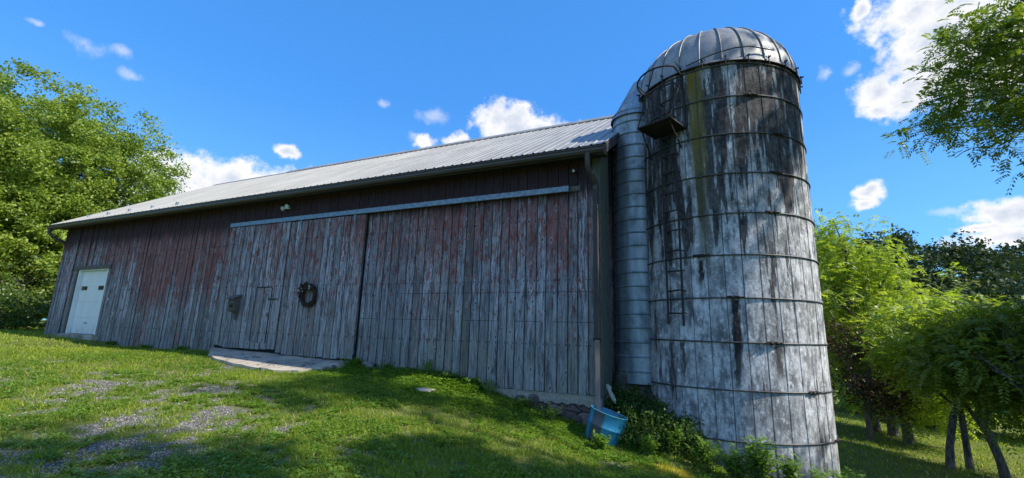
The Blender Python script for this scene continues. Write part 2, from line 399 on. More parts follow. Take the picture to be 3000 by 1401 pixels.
def mat_concrete_silo():
    """UV: u = metres round the silo, v = height"""
    m, t, p, o = new_mat('silo_concrete')
    uv = t.sep(t.uv()); u, z = uv[0], uv[1]
    r = t.sep(t.attr('brd')); r1, r2 = r[0], r[1]
    st = t.noise(t.xyz(t.m('MULTIPLY', u, 5.5), t.m('MULTIPLY', z, .60), 1.7), 1.0, 5, .62)       # vertical streaks
    st2 = t.noise(t.xyz(t.m('MULTIPLY', u, 9.0), t.m('MULTIPLY', z, 2.6), 6.1), 1.0, 6, .72)
    fine = t.noise(t.xyz(t.m('MULTIPLY', u, 15.0), t.m('MULTIPLY', z, 10.0), 2.2), 1.0, 6, .78)
    blot = t.noise(t.xyz(t.m('MULTIPLY', u, 2.6), t.m('MULTIPLY', z, 1.9), 9.1), 1.0, 6, .68)
    c = t.mix(t.ss(st2, .37, .60), (.175, .18, .20), (.60, .61, .64))
    c = t.mix(t.m('MULTIPLY', r1, .45), c, (.24, .245, .255))
    c = t.mix(t.ss(blot, .47, .62, 0, .72), c, (.13, .132, .138))
    c = t.mix(t.ss(fine, .53, .66, 0, .70), c, (.84, .86, .90))
    c = t.mix(t.ss(fine, .45, .34, 0, .62), c, (.075, .074, .078))
    # black run-off, strong towards the top
    zb = t.ss(z, 1.8, 5.0, -.090, .028)
    side = t.m('ADD', t.ss(u, -2.95, -3.5, 0, .050), t.m('MULTIPLY', t.ss(u, -2.35, -2.0, 0, .022), t.ss(z, 4.0, 5.0)))
    zb = t.m('ADD', zb, side)
    bl = t.m('ADD', t.m('ADD', t.m('MULTIPLY', st, .80), t.m('MULTIPLY', st2, .20)), t.m('ADD', zb, t.m('MULTIPLY', t.m('SUBTRACT', fine, .5), .20)))
    black = t.ss(bl, .512, .545)
    bcol = t.mix(t.ss(t.m('ADD', t.m('MULTIPLY', fine, .6), t.m('MULTIPLY', st2, .4)), .42, .62), (.012, .011, .012), (.075, .070, .070))
    c = t.mix(t.m('MULTIPLY', black, .92), c, bcol)
    def streak(u0, w, z0, z1, colr, amt):
        du = t.m('ABSOLUTE', t.m('SUBTRACT', t.m('ADD', u, t.m('MULTIPLY', t.m('SUBTRACT', st2, .5), .24)), u0))
        a = t.m('MULTIPLY', t.ss(du, w, w * .45), t.m('MULTIPLY', t.ss(z, z1, z1 - .04), t.ss(z, z0, z0 + (z1 - z0) * .5)))
        return t.mix(t.m('MULTIPLY', t.m('MULTIPLY', a, amt), t.ss(t.m('ADD', fine, t.m('MULTIPLY', st2, .6)), .60, .80, .6, 1)), c, colr)
    A = lambda deg: math.radians(deg) * 1.52
    c = streak(A(-101), .17, 3.8, 6.55, (.17, .135, .035), .85)       # ochre lichen under the rim
    c = streak(A(-100), .12, 2.6, 4.6, (.085, .078, .035), .75)
    c = streak(A(-104), .06, 6.0, 6.5, (.20, .13, .01), .7)
    c = streak(A(-103.5), .055, 2.45, 3.02, (.012, .010, .011), .97)
    c = streak(A(-85.5), .085, 1.0, 2.36, (.012, .010, .011), .97)
    c = streak(A(-86.5), .055, .75, 1.7, (.02, .018, .019), .85)
    c = streak(A(-64), .06, 1.0, 1.65, (.04, .035, .035), .85)
    c = streak(A(-127), .035, .9, 1.66, (.055, .042, .038), .9)
    c = streak(A(-118), .040, .85, 1.66, (.055, .042, .038), .9)
    c = streak(A(-112), .05, 1.7, 2.35, (.05, .045, .045), .6)
    # dirt and algae along the ground
    c = t.mix(t.m('MULTIPLY', t.ss(z, .55, -.35, 0, .6), t.ss(blot, .35, .6)), c, (.10, .105, .085))
    t.put(p.inputs['Base Color'], c); p.inputs['Roughness'].default_value = .85; p.inputs['Specular IOR Level'].default_value = .25
    bump(t, p, t.m('ADD', fine, t.m('MULTIPLY', st2, .5)), .8, .02)
    return m
M_SILO = mat_concrete_silo()

def mat_metal_sheet(name, c1, c2, rough=.38, metal=.75, dark=(.10, .11, .12)):
    m, t, p, o = new_mat(name)
    P = t.pos(); r = t.sep(t.attr('brd'))
    n = t.noise(t.vmap(P, (9, 9, 1.2)), 1.0, 5, .6); n2 = t.noise(P, 3.5, 5, .65)
    c = t.mix(t.ss(n, .3, .7), c1, c2); c = t.mix(t.ss(n2, .5, .72, 0, .55), c, dark)
    c = t.mix(t.m('MULTIPLY', r[0], .25), c, dark)
    t.put(p.inputs['Base Color'], c); t.put(p.inputs['Roughness'], t.ss(n2, .3, .7, rough - .08, rough + .15)); p.inputs['Metallic'].default_value = metal
    bump(t, p, n2, .12, .02)
    return m
M_DOME = mat_metal_sheet('dome_metal', (.22, .225, .23), (.35, .355, .355), .55, .4, (.15, .15, .145))
M_CHUTE = mat_metal_sheet('chute_metal', (.20, .25, .29), (.36, .43, .48), .48, .55, (.07, .095, .105))

def mat_bucket():
    m, t, p, o = new_mat('blue_barrel_paint')
    g = t.sep(t.obj())
    n = t.noise(t.pos(), 7, 5, .7); n2 = t.noise(t.vmap(t.pos(), (3, 3, 1)), 12, 5, .7)
    c = t.mix(t.ss(n, .35, .7), (.020, .19, .36), (.040, .28, .43))
    # a broad rust-brown stain down one side
    uv = t.sep(t.uv()); du = t.m('ABSOLUTE', t.m('SUBTRACT', t.m('ADD', uv[0], t.m('MULTIPLY', t.m('SUBTRACT', n, .5), .05)), -1.93))
    c = t.mix(t.ss(du, .40, .33, 0, .90), c, t.mix(t.ss(n2, .35, .65), (.055, .055, .060), (.095, .075, .065)))
    c = t.mix(t.ss(n2, .66, .78, 0, .6), c, (.10, .06, .035))
    t.put(p.inputs['Base Color'], c); p.inputs['Roughness'].default_value = .42
    return m
M_BUCKET = mat_bucket()

def mat_leaf(name, c1, c2, c3=None, trans=.45, rough=.42, gloss=.5):
    m = bpy.data.materials.new(name); m.use_nodes = True
    t = NT(m.node_tree); t.n.clear(); out = t.node('ShaderNodeOutputMaterial')
    v = t.attr('var', 'Fac')
    c = t.mix(v, c1, c2)
    if c3: c = t.mix(t.ss(v, .93, .97), c, c3)
    p = t.node('ShaderNodeBsdfPrincipled'); t.put(p.inputs['Base Color'], c); p.inputs['Roughness'].default_value = rough
    p.inputs['Specular IOR Level'].default_value = gloss
    tr = t.node('ShaderNodeBsdfTranslucent')
    t.put(tr.inputs[0], t.mix(1.0, c, (1.35, 1.35, .55), 'MULTIPLY'))
    mx = t.node('ShaderNodeMixShader'); mx.inputs[0].default_value = trans
    t.l.new(p.outputs[0], mx.inputs[1]); t.l.new(tr.outputs[0], mx.inputs[2]); t.l.new(mx.outputs[0], out.inputs[0])
    return m
M_LEAF_MAPLE = mat_leaf('maple_leaves', (.11, .185, .028), (.33, .42, .07), (.44, .50, .16), .42, .42, .35)
M_LEAF_SUMAC = mat_leaf('yellow_green_leaves', (.16, .27, .035), (.44, .52, .085), (.55, .45, .08), .55)
M_LEAF_WAL = mat_leaf('walnut_leaves', (.10, .165, .024), (.24, .32, .045), (.28, .24, .04), .42)
M_LEAF_DARK = mat_leaf('deep_green_leaves', (.05, .09, .018), (.13, .20, .035), None, .35)
M_LEAF_BROWN = mat_leaf('brown_vine_leaves', (.05, .035, .018), (.10, .07, .03), None, .25)
M_LEAF_FAR = mat_leaf('far_wood_leaves', (.022, .042, .016), (.045, .075, .026), None, .25, .6, .2)
M_LEAF_IVY = mat_leaf('ivy_leaves', (.030, .060, .014), (.08, .15, .025), None, .3, .55, .2)
M_WEED = mat_leaf('weed_leaves', (.09, .20, .022), (.27, .42, .05), (.36, .34, .06), .45)
M_BLADE = mat_leaf('grass_blades', (.10, .185, .020), (.36, .44, .045), (.56, .50, .20), .45, .5, .3)
M_BARK = mat_simple('bark', (.035, .030, .025), (.20, .18, .155), 9, .9, stretch=(3, 3, .7), bmp=.8)
M_ROCK = mat_simple('field_stone', (.10, .095, .09), (.26, .25, .23), 9, .9, bmp=.6)

def mat_ground():
    m, t, p, o = new_mat('ground_grass_gravel')
    P = t.pos(); at = t.sep(t.attr('zone'))   # x = gravel, y = moss
    n = t.noise(P, 1.3, 5, .6); nf = t.noise(P, 26, 6, .75); nm = t.noise(P, 6, 5, .7)
    grass = t.mix(t.ss(nf, .35, .65), (.050, .075, .014), (.17, .21, .035))
    grass = t.mix(t.ss(n, .35, .7, 0, .6), grass, (.19, .20, .055))
    grass = t.mix(t.ss(nm, .62, .75, 0, .5), grass, (.075, .060, .030))
    ve = t.node('ShaderNodeTexVoronoi', feature='F1'); t.put(ve.inputs['Vector'], P); ve.inputs['Scale'].default_value = 42
    stone = t.mix(t.sep(ve.outputs[1])[0], (.13, .125, .11), (.40, .385, .35))
    stone = t.mix(t.ss(ve.outputs[0], .35, .62, 0, .9), stone, (.055, .048, .038))
    stone = t.mix(t.ss(nf, .55, .7, 0, .4), stone, (.12, .10, .065))
    gmask = t.ss(t.m('ADD', at[0], t.m('MULTIPLY', t.m('SUBTRACT', nm, .5), 1.1)), .36, .76)
    c = t.mix(gmask, grass, stone)
    moss = t.mix(t.ss(nf, .35, .65), (.16, .13, .010), (.36, .30, .020))
    c = t.mix(t.ss(t.m('ADD', at[1], t.m('MULTIPLY', t.m('SUBTRACT', nm, .5), .7)), .4, .6), c, moss)
    t.put(p.inputs['Base Color'], c); p.inputs['Roughness'].default_value = .95; p.inputs['Specular IOR Level'].default_value = .2
    bump(t, p, t.m('SUBTRACT', nf, t.m('MULTIPLY', ve.outputs[0], .6)), .8, .03)
    return m
M_GROUND = mat_ground()

def mat_slab():
    m, t, p, o = new_mat('concrete_slab')
    P = t.pos(); n = t.noise(P, 2.2, 6, .65); nf = t.noise(P, 40, 5, .7)
    c = t.mix(t.ss(n, .3, .7), (.36, .31, .245), (.52, .465, .38))
    g = t.noise(t.vmap(P, (1, 1, 1), (3, 5, 0)), 1.0, 3, .6)
    gr = t.m('MULTIPLY', t.ss(g, .42, .58), t.ss(t.sep(P)[1], 6.9, 7.6))
    c = t.mix(t.m('MULTIPLY', gr, t.ss(nf, .40, .55, .35, 1)), c, (.13, .13, .13))
    c = t.mix(t.ss(nf, .62, .75, 0, .4), c, (.17, .15, .12))
    crk = t.m('ABSOLUTE', t.m('SUBTRACT', t.noise(P, 1.1, 4, .6), .5)); c = t.mix(t.ss(crk, .012, .003, 0, .8), c, (.06, .055, .045))
    c = t.mix(t.ss(n, .56, .72, 0, .55), c, (.16, .14, .11))
    t.put(p.inputs['Base Color'], c); p.inputs['Roughness'].default_value = .92
    bump(t, p, nf, .5, .01)
    return m
M_SLAB = mat_slab()

def mat_found():
    """fieldstone wall with crumbling parging along its top"""
    m, t, p, o = new_mat('parged_foundation')
    P = t.pos(); q = t.sep(P)
    ve = t.node('ShaderNodeTexVoronoi', feature='DISTANCE_TO_EDGE'); t.put(ve.inputs['Vector'], t.vmap(P, (2.6, 2.6, 5.2))); ve.inputs['Scale'].default_value = 1.0
    vc = t.node('ShaderNodeTexVoronoi', feature='F1'); t.put(vc.inputs['Vector'], t.vmap(P, (2.6, 2.6, 5.2))); vc.inputs['Scale'].default_value = 1.0
    nf = t.noise(P, 22, 6, .7); n = t.noise(P, 5, 5, .7)
    st = t.mix(t.sep(vc.outputs[1])[0], (.085, .050, .048), (.20, .15, .14))
    st = t.mix(t.ss(nf, .5, .75, 0, .5), st, (.24, .22, .21))
    st = t.mix(t.ss(ve.outputs[0], .07, .02), st, (.018, .014, .013))
    parge = t.mix(t.ss(nf, .3, .7), (.23, .215, .175), (.36, .34, .29))
    k = t.ss(t.m('ADD', q[2], t.m('MULTIPLY', t.m('SUBTRACT', n, .5), .34)), .50, .52)
    edge = t.m('SUBTRACT', t.ss(t.m('ADD', q[2], t.m('MULTIPLY', t.m('SUBTRACT', n, .5), .34)), .475, .49), k, clamp=True)
    c = t.mix(k, st, parge); c = t.mix(edge, c, (.03, .02, .018))
    t.put(p.inputs['Base Color'], c); p.inputs['Roughness'].default_value = .95
    bump(t, p, t.m('ADD', t.m('MULTIPLY', ve.outputs[0], 2.0), t.m('ADD', nf, k)), .8, .03)
    return m
M_FOUND = mat_found()
M_STONEDARK = mat_simple('dark_mortar', (.035, .032, .030), (.13, .115, .10), 7, .95, bmp=.9)

# ------------------------------------------------------------------ ground height
CTRL = np.array([(-26, 8, 1.2), (-22, 8, 1.16), (-19.65, 8, 1.12), (-18.5, 8, 1.08), (-17, 8, .96), (-15, 8, .92), (-13, 8, .97), (-10, 8.2, .92), (-10, 7.0, .80), (-8.6, 7.0, .77), (-7.4, 8, .86),
    (-5.8, 8, .77), (-4.9, 8, .74), (-4, 8, .58), (-3.4, 8, .44), (-2.6, 8, .26), (-2.1, 8, .14), (-1.75, 7.4, .0), (-1.3, 8.4, .10), (-.5, 8, -.08), (.33, 7.9, -.34), (1.5, 8.2, -.55), (1.9, 9.6, -.62),
    (1.0, 11.5, -.6), (-1.5, 12, 0), (2.5, 11, -.68), (3.8, 13.5, -.85), (4.2, 17.8, -1.05), (6, 14, -1.0), (9, 20, -1.3), (8, 30, -1.4), (20, 60, -1.8), (60, 60, -2.2),
    (0, 0, .05), (-2.4, 5.4, .10), (-.5, 6.4, -.14), (1.0, 6.4, -.42), (2.5, 5, -.55), (-4.5, 6.6, .50), (-7, 2.6, .36), (-7, 5, .58), (-10, 4, .70), (-8, 6.8, .74), (-12, 6, .86), (-15, 2, .85),
    (-20, 4, 1.02), (-25, 0, 1.05), (-40, 10, 1.35), (-60, 20, 1.5), (-60, -20, 1.5), (-10, -10, .4), (3, -6, -.4), (10, -10, -1.0), (8, 4, -1.0), (20, 10, -1.8), (45, 0, -2.5), (-20, 40, .4), (-30, 25, 1.2), (-8, 22, .2),
    (90, 90, -2), (-90, 90, 1), (-90, -60, 1), (90, -60, -3)], float)
def _rbf():
    P = CTRL[:, :2]; n = len(P)
    D = np.sqrt(((P[:, None] - P[None]) ** 2).sum(-1) + .15)
    A = np.zeros((n + 3, n + 3)); A[:n, :n] = D - np.eye(n) * .02; A[:n, n] = 1; A[:n, n + 1:] = P; A[n, :n] = 1; A[n + 1:, :n] = P.T
    return np.linalg.solve(A, np.concatenate([CTRL[:, 2], [0, 0, 0]]))
_W = _rbf()
def gh(x, y):
    x = np.asarray(x, float); y = np.asarray(y, float); sh = x.shape; x = x.ravel(); y = y.ravel()
    xc = np.clip(x, -90, 90); yc = np.clip(y, -60, 90); out = np.zeros(len(x))
    for i in range(0, len(x), 100000):
        a = xc[i:i + 100000]; b = yc[i:i + 100000]
        D = np.sqrt((a[:, None] - CTRL[None, :, 0]) ** 2 + (b[:, None] - CTRL[None, :, 1]) ** 2 + .15)
        out[i:i + 100000] = D @ _W[:len(CTRL)] + _W[len(CTRL)] + a * _W[len(CTRL) + 1] + b * _W[len(CTRL) + 2]
    r = np.hypot(x, y)
    out = out + (fbm(x, y, .9, 5, 3) - .5) * .05 * np.clip(r / 3, 0, 1)
    return out.reshape(sh)
def gz(x, y): return float(gh(np.array([x]), np.array([y]))[0])

def zones(x, y):
    """gravel share and moss share of the yard"""
    big = fbm(x, y, .6, 21, 4); mid = fbm(x, y, 2.3, 27, 3); fin = fbm(x, y, 7.5, 29, 2)
    # old gravel drive running in front of the barn from the lower left towards the slab
    d1 = np.abs(y - (3.6 + (x + 7) * .22)) / 3.0
    g = np.clip(1.0 - d1, 0, 1) * np.clip((x + 15) / 5, 0, 1) * np.clip((-1.2 - x) / 4, 0, 1)
    g = g * .80 + (big - .5) * 1.0 + (mid - .5) * 1.5 + (fin - .5) * 1.3 - .12
    g = np.where((x < -14), g - .2, g - .25 * np.clip((x + 6.0) / 2.0, 0, 1))
    g = np.where((y > 7.3) & (x > -8), g - .5, g)
    spot = np.exp(-(((x + 1.5) / .45) ** 2 + ((y - 6.75) / .25) ** 2)); g = g + spot * .8
    m = np.exp(-(((x + .75) / .8) ** 2 + ((y - 7.10 + .12 * (x + .7)) / .20) ** 2)) * 1.15
    return np.clip(g, 0, 1), np.clip(m, 0, 1)

def build_ground():
    def axis(lo, hi, fine0, fine1, step):
        a = list(np.arange(fine0, fine1 + 1e-6, step)); s = step; x = fine0
        while x > lo: s = min(s * 1.22, 60); x -= s; a.insert(0, x)
        s = step; x = a[-1]
        while x < hi: s = min(s * 1.22, 60); x += s; a.append(x)
        return np.array(a)
    ax = axis(-900, 900, -16, 4, .09); ay = axis(-500, 900, 2, 9, .09)
    X, Y = np.meshgrid(ax, ay)
    Z = gh(X, Y)
    g, mo = zones(X, Y)
    # below the barn the sheet drops out of the way
    ins = (X > -21.6) & (X < -2.4) & (Y > 8.35) & (Y < 18)
    Z = np.where(ins, -.6, Z)
    V = np.stack([X.ravel(), Y.ravel(), Z.ravel()], 1)
    nx, ny = len(ax), len(ay)
    i, j = np.meshgrid(np.arange(nx - 1), np.arange(ny - 1)); b = (j * nx + i).ravel()
    Fq = np.stack([b, b + 1, b + 1 + nx, b + nx], 1)
    o = np_mesh('ground', V, Fq, M_GROUND, smooth=True)
    ca = o.data.color_attributes.new('zone', 'FLOAT_COLOR', 'POINT')
    c = np.stack([g.ravel(), mo.ravel(), 0 * g.ravel(), 1 + 0 * g.ravel()], 1)
    ca.data.foreach_set('color', c.astype(np.float32).ravel())
    tag(o, 'lawn and worn gravel yard rising to the left', kind='structure')
build_ground()

# ------------------------------------------------------------------ barn
XL, XR, YF, YB = -22.0, -1.96, 8.0, 18.4
EZ, EY = 5.12, 7.58                 # roof edge
RY = 13.2; RZ = 1.7 + .513 * RY      # ridge
SL = (RZ - EZ) / (RY - EY)
def roof_z(y): return EZ + (y - EY) * SL if y <= RY else RZ - (y - RY) * SL
barn = empty('barn', (-12, 8, .7), 'long weathered barn of grey boards with flaking red paint and a pale metal roof', 'barn')

def boards(mb, x0, x1, zb, zt, yf, w0=.19, w1=.25, axis='X', thick=.022, jit=.006, cup=0.0, zjit=.012, gap=.013, rg=random):
    """vertical boards; zb and zt are functions of position"""
    x = x0
    while x < x1 - .02:
        w = rg.uniform(w0, w1); xe = min(x + w, x1)
        if x1 - xe < w0 * .5: xe = x1
        a, b = x + gap / 2, xe - gap / 2; mid = (a + b) / 2
        d0 = rg.uniform(-jit, jit); d1 = d0 + rg.uniform(-jit, jit) * .8
        z0 = zb(mid) + rg.uniform(-zjit, zjit)
        c = (rg.random(), rg.random() ** 1.6, rg.random(), 1)
        n = 4; cols = []
        for k in range(n + 1):
            s = k / n; px = a + (b - a) * s; dy = d0 + (d1 - d0) * s - cup * (2 * s - 1) ** 2
            cols.append((px, dy, s))
        zta, ztb = zt(a), zt(b)
        vs = []; 
        for (px, dy, s) in cols:
            top = zta + (ztb - zta) * s
            for zz in (z0, top): vs.append((px, yf + dy, zz))
        fs = []; uvs = []
        for k in range(n):
            fs.append((2 * k, 2 * k + 2, 2 * k + 3, 2 * k + 1)); s0, s1 = cols[k][2], cols[k + 1][2]
            uvs.append([(s0, z0), (s1, z0), (s1, zta), (s0, zta)])
        m = len(vs)
        vs += [(a, yf + thick, z0), (a, yf + thick, zta), (b, yf + thick, z0), (b, yf + thick, ztb)]
        fs += [(m, 0, 1, m + 1), (2 * n, m + 2, m + 3, 2 * n + 1), (m, m + 2, 2 * n, 0)]
        uvs += [[(0, z0)] * 4, [(1, z0)] * 4, [(.5, z0)] * 4]
        fs = [f[::1] for f in fs]
        if axis == 'Y': vs = [(-(v[1]), v[0], v[2]) if False else (v[1], v[0], v[2]) for v in vs]
        mb.add(vs, fs, uvs, c)
        x = xe

wb = lambda x: min(max(gz(x, 7.95) - .1, .3), .68 if x > -5.2 else 9)
def wall_bottom(x):
    if x > -7.5: return .685
    return min(gz(x, 7.95) - .08, 1.05)
top = lambda x: 5.06
# front wall: right of the sliding doors, behind the doors, left of them with the overhead doorway
mb = MB()
rg = random.Random(3)
boards(mb, -7.55, XR, wall_bottom, top, YF, .175, .245, rg=rg)
boards(mb, -12.45, -7.55, lambda x: 4.2, top, YF, .19, .25, rg=rg)
boards(mb, -18.60, -12.45, wall_bottom, top, YF, .145, .20, jit=.017, cup=.016, rg=rg)
boards(mb, -20.56, -18.60, lambda x: 3.46, top, YF, .145, .20, jit=.017, cup=.016, rg=rg)
boards(mb, XL, -20.56, wall_bottom, top, YF, .145, .20, jit=.017, cup=.016, rg=rg)
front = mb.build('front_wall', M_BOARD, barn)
# inner dark lining just behind the boards
mb = MB()
mb.box(XL + .03, -20.60, YF + .035, YF + .1, .2, 5.0); mb.box(-20.60, -18.56, YF + .035, YF + .1, 3.5, 5.0); mb.box(-18.56, XR - .03, YF + .035, YF + .1, .69, 5.0)
mb.build('wall_lining', M_DARK, barn)
mb = MB(); mb.box(XL + .03, XR - .06, YB - .1, YB - .04, .2, 5.0); mb.build('wall_lining', M_DARK, barn)
# gable walls and back wall
mb = MB(); boards(mb, YF + .03, YB, lambda y: .69, lambda y: roof_z(y) - .07, XR - .01, .19, .24, axis='Y', rg=rg)
mb.build('gable_wall', M_BOARDY, barn)
mb = MB(); boards(mb, YF + .03, YB, lambda y: .7, lambda y: roof_z(y) - .07, XL, .19, .24, axis='Y', rg=rg)
mb.build('gable_wall', M_BOARDY, barn)
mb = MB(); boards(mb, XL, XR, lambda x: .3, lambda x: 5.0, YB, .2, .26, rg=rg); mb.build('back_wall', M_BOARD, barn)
# corner boards at the right front corner
mb = MB(); mb.box(XR - .10, XR + .022, YF - .028, YF - .003, .66, 5.02); mb.box(XR + .024, XR + .05, YF - .028, YF + .16, .66, 5.2)
mb.box(XR + .024, XR + .045, YF + .175, YF + .42, .68, 5.3); mb.box(XR + .024, XR + .045, YF + .435, YF + .66, .68, 5.5); mb.build('corner_board', M_WOODG, barn)

# roof: ribbed sheets
def ribbed(x0, x1, pts_y, mat, name):
    prof = []; x = x0; pitch = .2286
    while x < x1:
        for dx, dz in ((0, 0), (.012, .019), (.040, .019), (.052, 0), (.11, 0), (.118, .005), (.15, .005), (.158, 0)):
            if x + dx < x1: prof.append((x + dx, dz))
        x += pitch
    prof.append((x1, 0))
    vs = []
    for (y, z) in pts_y:
        for (px, dz) in prof: vs.append((px, y, z + dz))
    n = len(prof); fs = []
    for i in range(len(pts_y) - 1):
        for k in range(n - 1): fs.append((i * n + k, i * n + k + 1, (i + 1) * n + k + 1, (i + 1) * n + k))
    mb = MB(); mb.add(vs, fs)
    vs2 = [(v[0], v[1], v[2] - .03 - (v[2] - roof_z(v[1]))) for v in vs]
    # underside sheathing
    mb.add([(x0, pts_y[0][0] + .02, pts_y[0][1] - .025), (x1, pts_y[0][0] + .02, pts_y[0][1] - .025), (x1, pts_y[-1][0], pts_y[-1][1] - .025), (x0, pts_y[-1][0], pts_y[-1][1] - .025)], [(0, 1, 2, 3)])
    return mb.build(name, mat, barn)
RX0, RX1 = -22.35, -1.72
ys = [EY, 9.5, 10.6]; roof_f = ribbed(RX0, RX1, [(y, roof_z(y)) for y in ys] + [(10.601, roof_z(10.6) + .006), (RY, RZ)], M_ROOF, 'roof')
rb = ribbed(RX0, RX1, [(RY, RZ), (YB + .4, roof_z(YB + .4))], M_ROOF, 'roof')
mb = MB()
mb.prism([(RY - .20, RZ - .20 * SL + .03), (RY, RZ + .045), (RY + .20, RZ - .20 * SL + .03), (RY, RZ + .02)], RX0 - .01, RX1 + .01, 'X'); mb.build('ridge_cap', M_ROOF, roof_f)
mb = MB(); mb.prism([(RY - .26, RZ - .26 * SL + .035), (RY - .24, RZ - .24 * SL + .07), (RY, RZ + .09), (RY + .24, RZ - .24 * SL + .07), (RY + .26, RZ - .26 * SL + .035)], -17.1, RX1 + .02, 'X'); mb.build('ridge_vent', M_ROOF, roof_f)
# rake and eave boards
mb = MB()
for xa in (RX1 - .045, RX0 + .01):
    for sgn in (0, 1):
        if sgn == 0: pts = [(EY + .02, roof_z(EY + .02) - .03), (RY, RZ - .03), (RY, RZ - .21), (EY + .02, roof_z(EY + .02) - .21)]
        else: pts = [(RY, RZ - .03), (YB + .38, roof_z(YB + .38) - .03), (YB + .38, roof_z(YB + .38) - .21), (RY, RZ - .21)]
        mb.prism(pts, xa, xa + .03, 'X')
    mb.build('rake_board', M_TRIM, roof_f); mb = MB()
mb = MB(); mb.box(RX0 + .05, RX1 - .05, EY + .03, EY + .06, 4.93, 5.07); mb.build('fascia', M_TRIM, roof_f)
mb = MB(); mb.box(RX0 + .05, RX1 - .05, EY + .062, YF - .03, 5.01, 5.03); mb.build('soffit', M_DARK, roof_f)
mb = MB()
for i in range(5):
    x = -21.0 + i * 1.45
    mb.box(x, x + .05, 8.05 - i * .05, 8.12 - i * .05, roof_z(8.05 - i * .05), roof_z(8.05 - i * .05) + .11)
    o = mb.build('snow_guard', M_GALV, roof_f); mb = MB()
# gutter, K-shaped
gp = [(EY + .028, 5.06), (EY + .028, 4.945), (EY - .055, 4.945), (EY - .085, 4.985), (EY - .085, 5.02), (EY - .105, 5.04), (EY - .105, 5.055), (EY - .09, 5.055), (EY - .09, 5.04), (EY - .07, 5.02), (EY - .07, 4.99), (EY - .045, 4.96), (EY + .015, 4.96), (EY + .015, 5.06)]
mb = MB(); mb.prism(gp, RX0 + .02, RX1 - .03, 'X'); mb.box(RX1 - .034, RX1 - .028, EY - .09, EY + .02, 4.95, 5.05)
gut = mb.build('gutter', M_GUTTER, barn)
for i in range(17):
    x = -21.6 + i * 1.22
    mb = MB(); mb.box(x, x + .03, EY - .108, EY + .03, 5.056, 5.062); mb.build('gutter_hanger', M_GALV, gut)
# right downspout: elbow, upper run, lower faded run into the barrel
def ribspout(mb, x, y, z0, z1, w=.088, d=.062, ang=0.0):
    n = 5; pts = []
    for i in range(n):
        a = -w / 2 + w * i / n; s = w / n
        pts += [(a + s * .12, -d / 2), (a + s * .3, -d / 2 - .006), (a + s * .7, -d / 2 - .006), (a + s * .88, -d / 2)]
    pts += [(w / 2, -d / 2 + .006), (w / 2, d / 2), (-w / 2, d / 2), (-w / 2, -d / 2 + .006)]
    ca, sa = math.cos(ang), math.sin(ang)
    pts = [(x + p[0] * ca - p[1] * sa, y + p[0] * sa + p[1] * ca) for p in pts]
    mb.prism(pts, z0, z1, 'Z')
DX, DY = -1.99, 7.925
mb = MB(); mb.tube([(DX - .05, EY - .02, 4.97), (DX - .05, EY - .02, 4.72), (DX - .03, EY + .08, 4.60), (DX, DY - .03, 4.50), (DX, DY, 4.44), (DX, DY, 4.36)], .062, 4, twist=PI / 4); 
ribspout(mb, DX, DY, 1.62, 4.45); sp = mb.build('downspout', M_TRIM, barn)
mb = MB(); ribspout(mb, DX + .01, DY - .045, .30, 1.63, .084, .058, math.radians(34)); mb.build('lower_section', M_SPOUT, sp)
mb = MB(); mb.box(DX - .055, DX + .055, DY - .05, DY + .05, 1.60, 1.66); mb.build('strap', M_DARK, sp)
# left downspout elbow under the far gutter end
mb = MB(); mb.tube([(RX0 + .12, EY - .02, 4.96), (RX0 + .12, EY - .02, 4.80), (RX0 + .2, EY + .08, 4.66), (XL - .08, YF - .05, 4.52), (XL - .10, YF + .10, 4.42), (XL - .08, YF + .14, 4.2), (XL - .08, YF + .14, 1.3)], .06, 6); mb.build('downspout', M_TRIM, barn)

# foundation
mb = MB()
def rough_wall(mb, x0, x1, y0, y1, z0, z1, nx, nz):
    pass
mb.box(-7.4, XR + .02, YF + .012, YF + .35, -.6, .682); mb.box(XR - .33, XR + .03, YF + .351, YB, -.8, .682)
fnd = mb.build('foundation', M_FOUND, barn)
rg = random.Random(11)
for i in range(11):
    w = rg.uniform(.22, .42); x = -4.6 + i * .26; z = min(.43, gz(x, 7.9) + .05)
    if x + w > XR - .05: break
    bm = MB(); cx = x + w / 2; zc = rg.uniform(z - .04, z + .10); hz = rg.uniform(.07, .11)
    prof = [(.02, -hz), (w * .38, -hz * .85), (w * .5, -hz * .2), (w * .5, hz * .35), (w * .36, hz * .85), (.02, hz)]
    M = Matrix.Translation((cx, YF + .02, zc)) @ Matrix.Diagonal((1, .28, 1, 1))
    bm.lathe(prof, 0, 0, 9, M=M); bm.build('foundation_stone', M_STONEDARK if i % 3 else M_FOUND, fnd)

# sliding door track
mb = MB(); mb.box(-12.38, -2.50, YF - .13, YF - .035, 4.475, 4.485); mb.box(-12.38, -2.50, YF - .135, YF - .130, 4.38, 4.486); mb.box(-12.38, -2.50, YF - .130, YF - .085, 4.378, 4.384)
trk = mb.build('door_track', M_GALV, barn)
mb = MB(); mb.box(-12.55, -2.30, YF - .034, YF - .013, 4.40, 4.50); mb.build('track_board', M_WOODG, trk)
for i in range(31):
    x = -12.25 + i * .322
    mb = MB(); mb.box(x, x + .02, YF - .139, YF - .136, 4.41, 4.49); mb.box(x, x + .02, YF - .139, YF - .02, 4.487, 4.497); mb.build('bracket', M_GALV, trk)

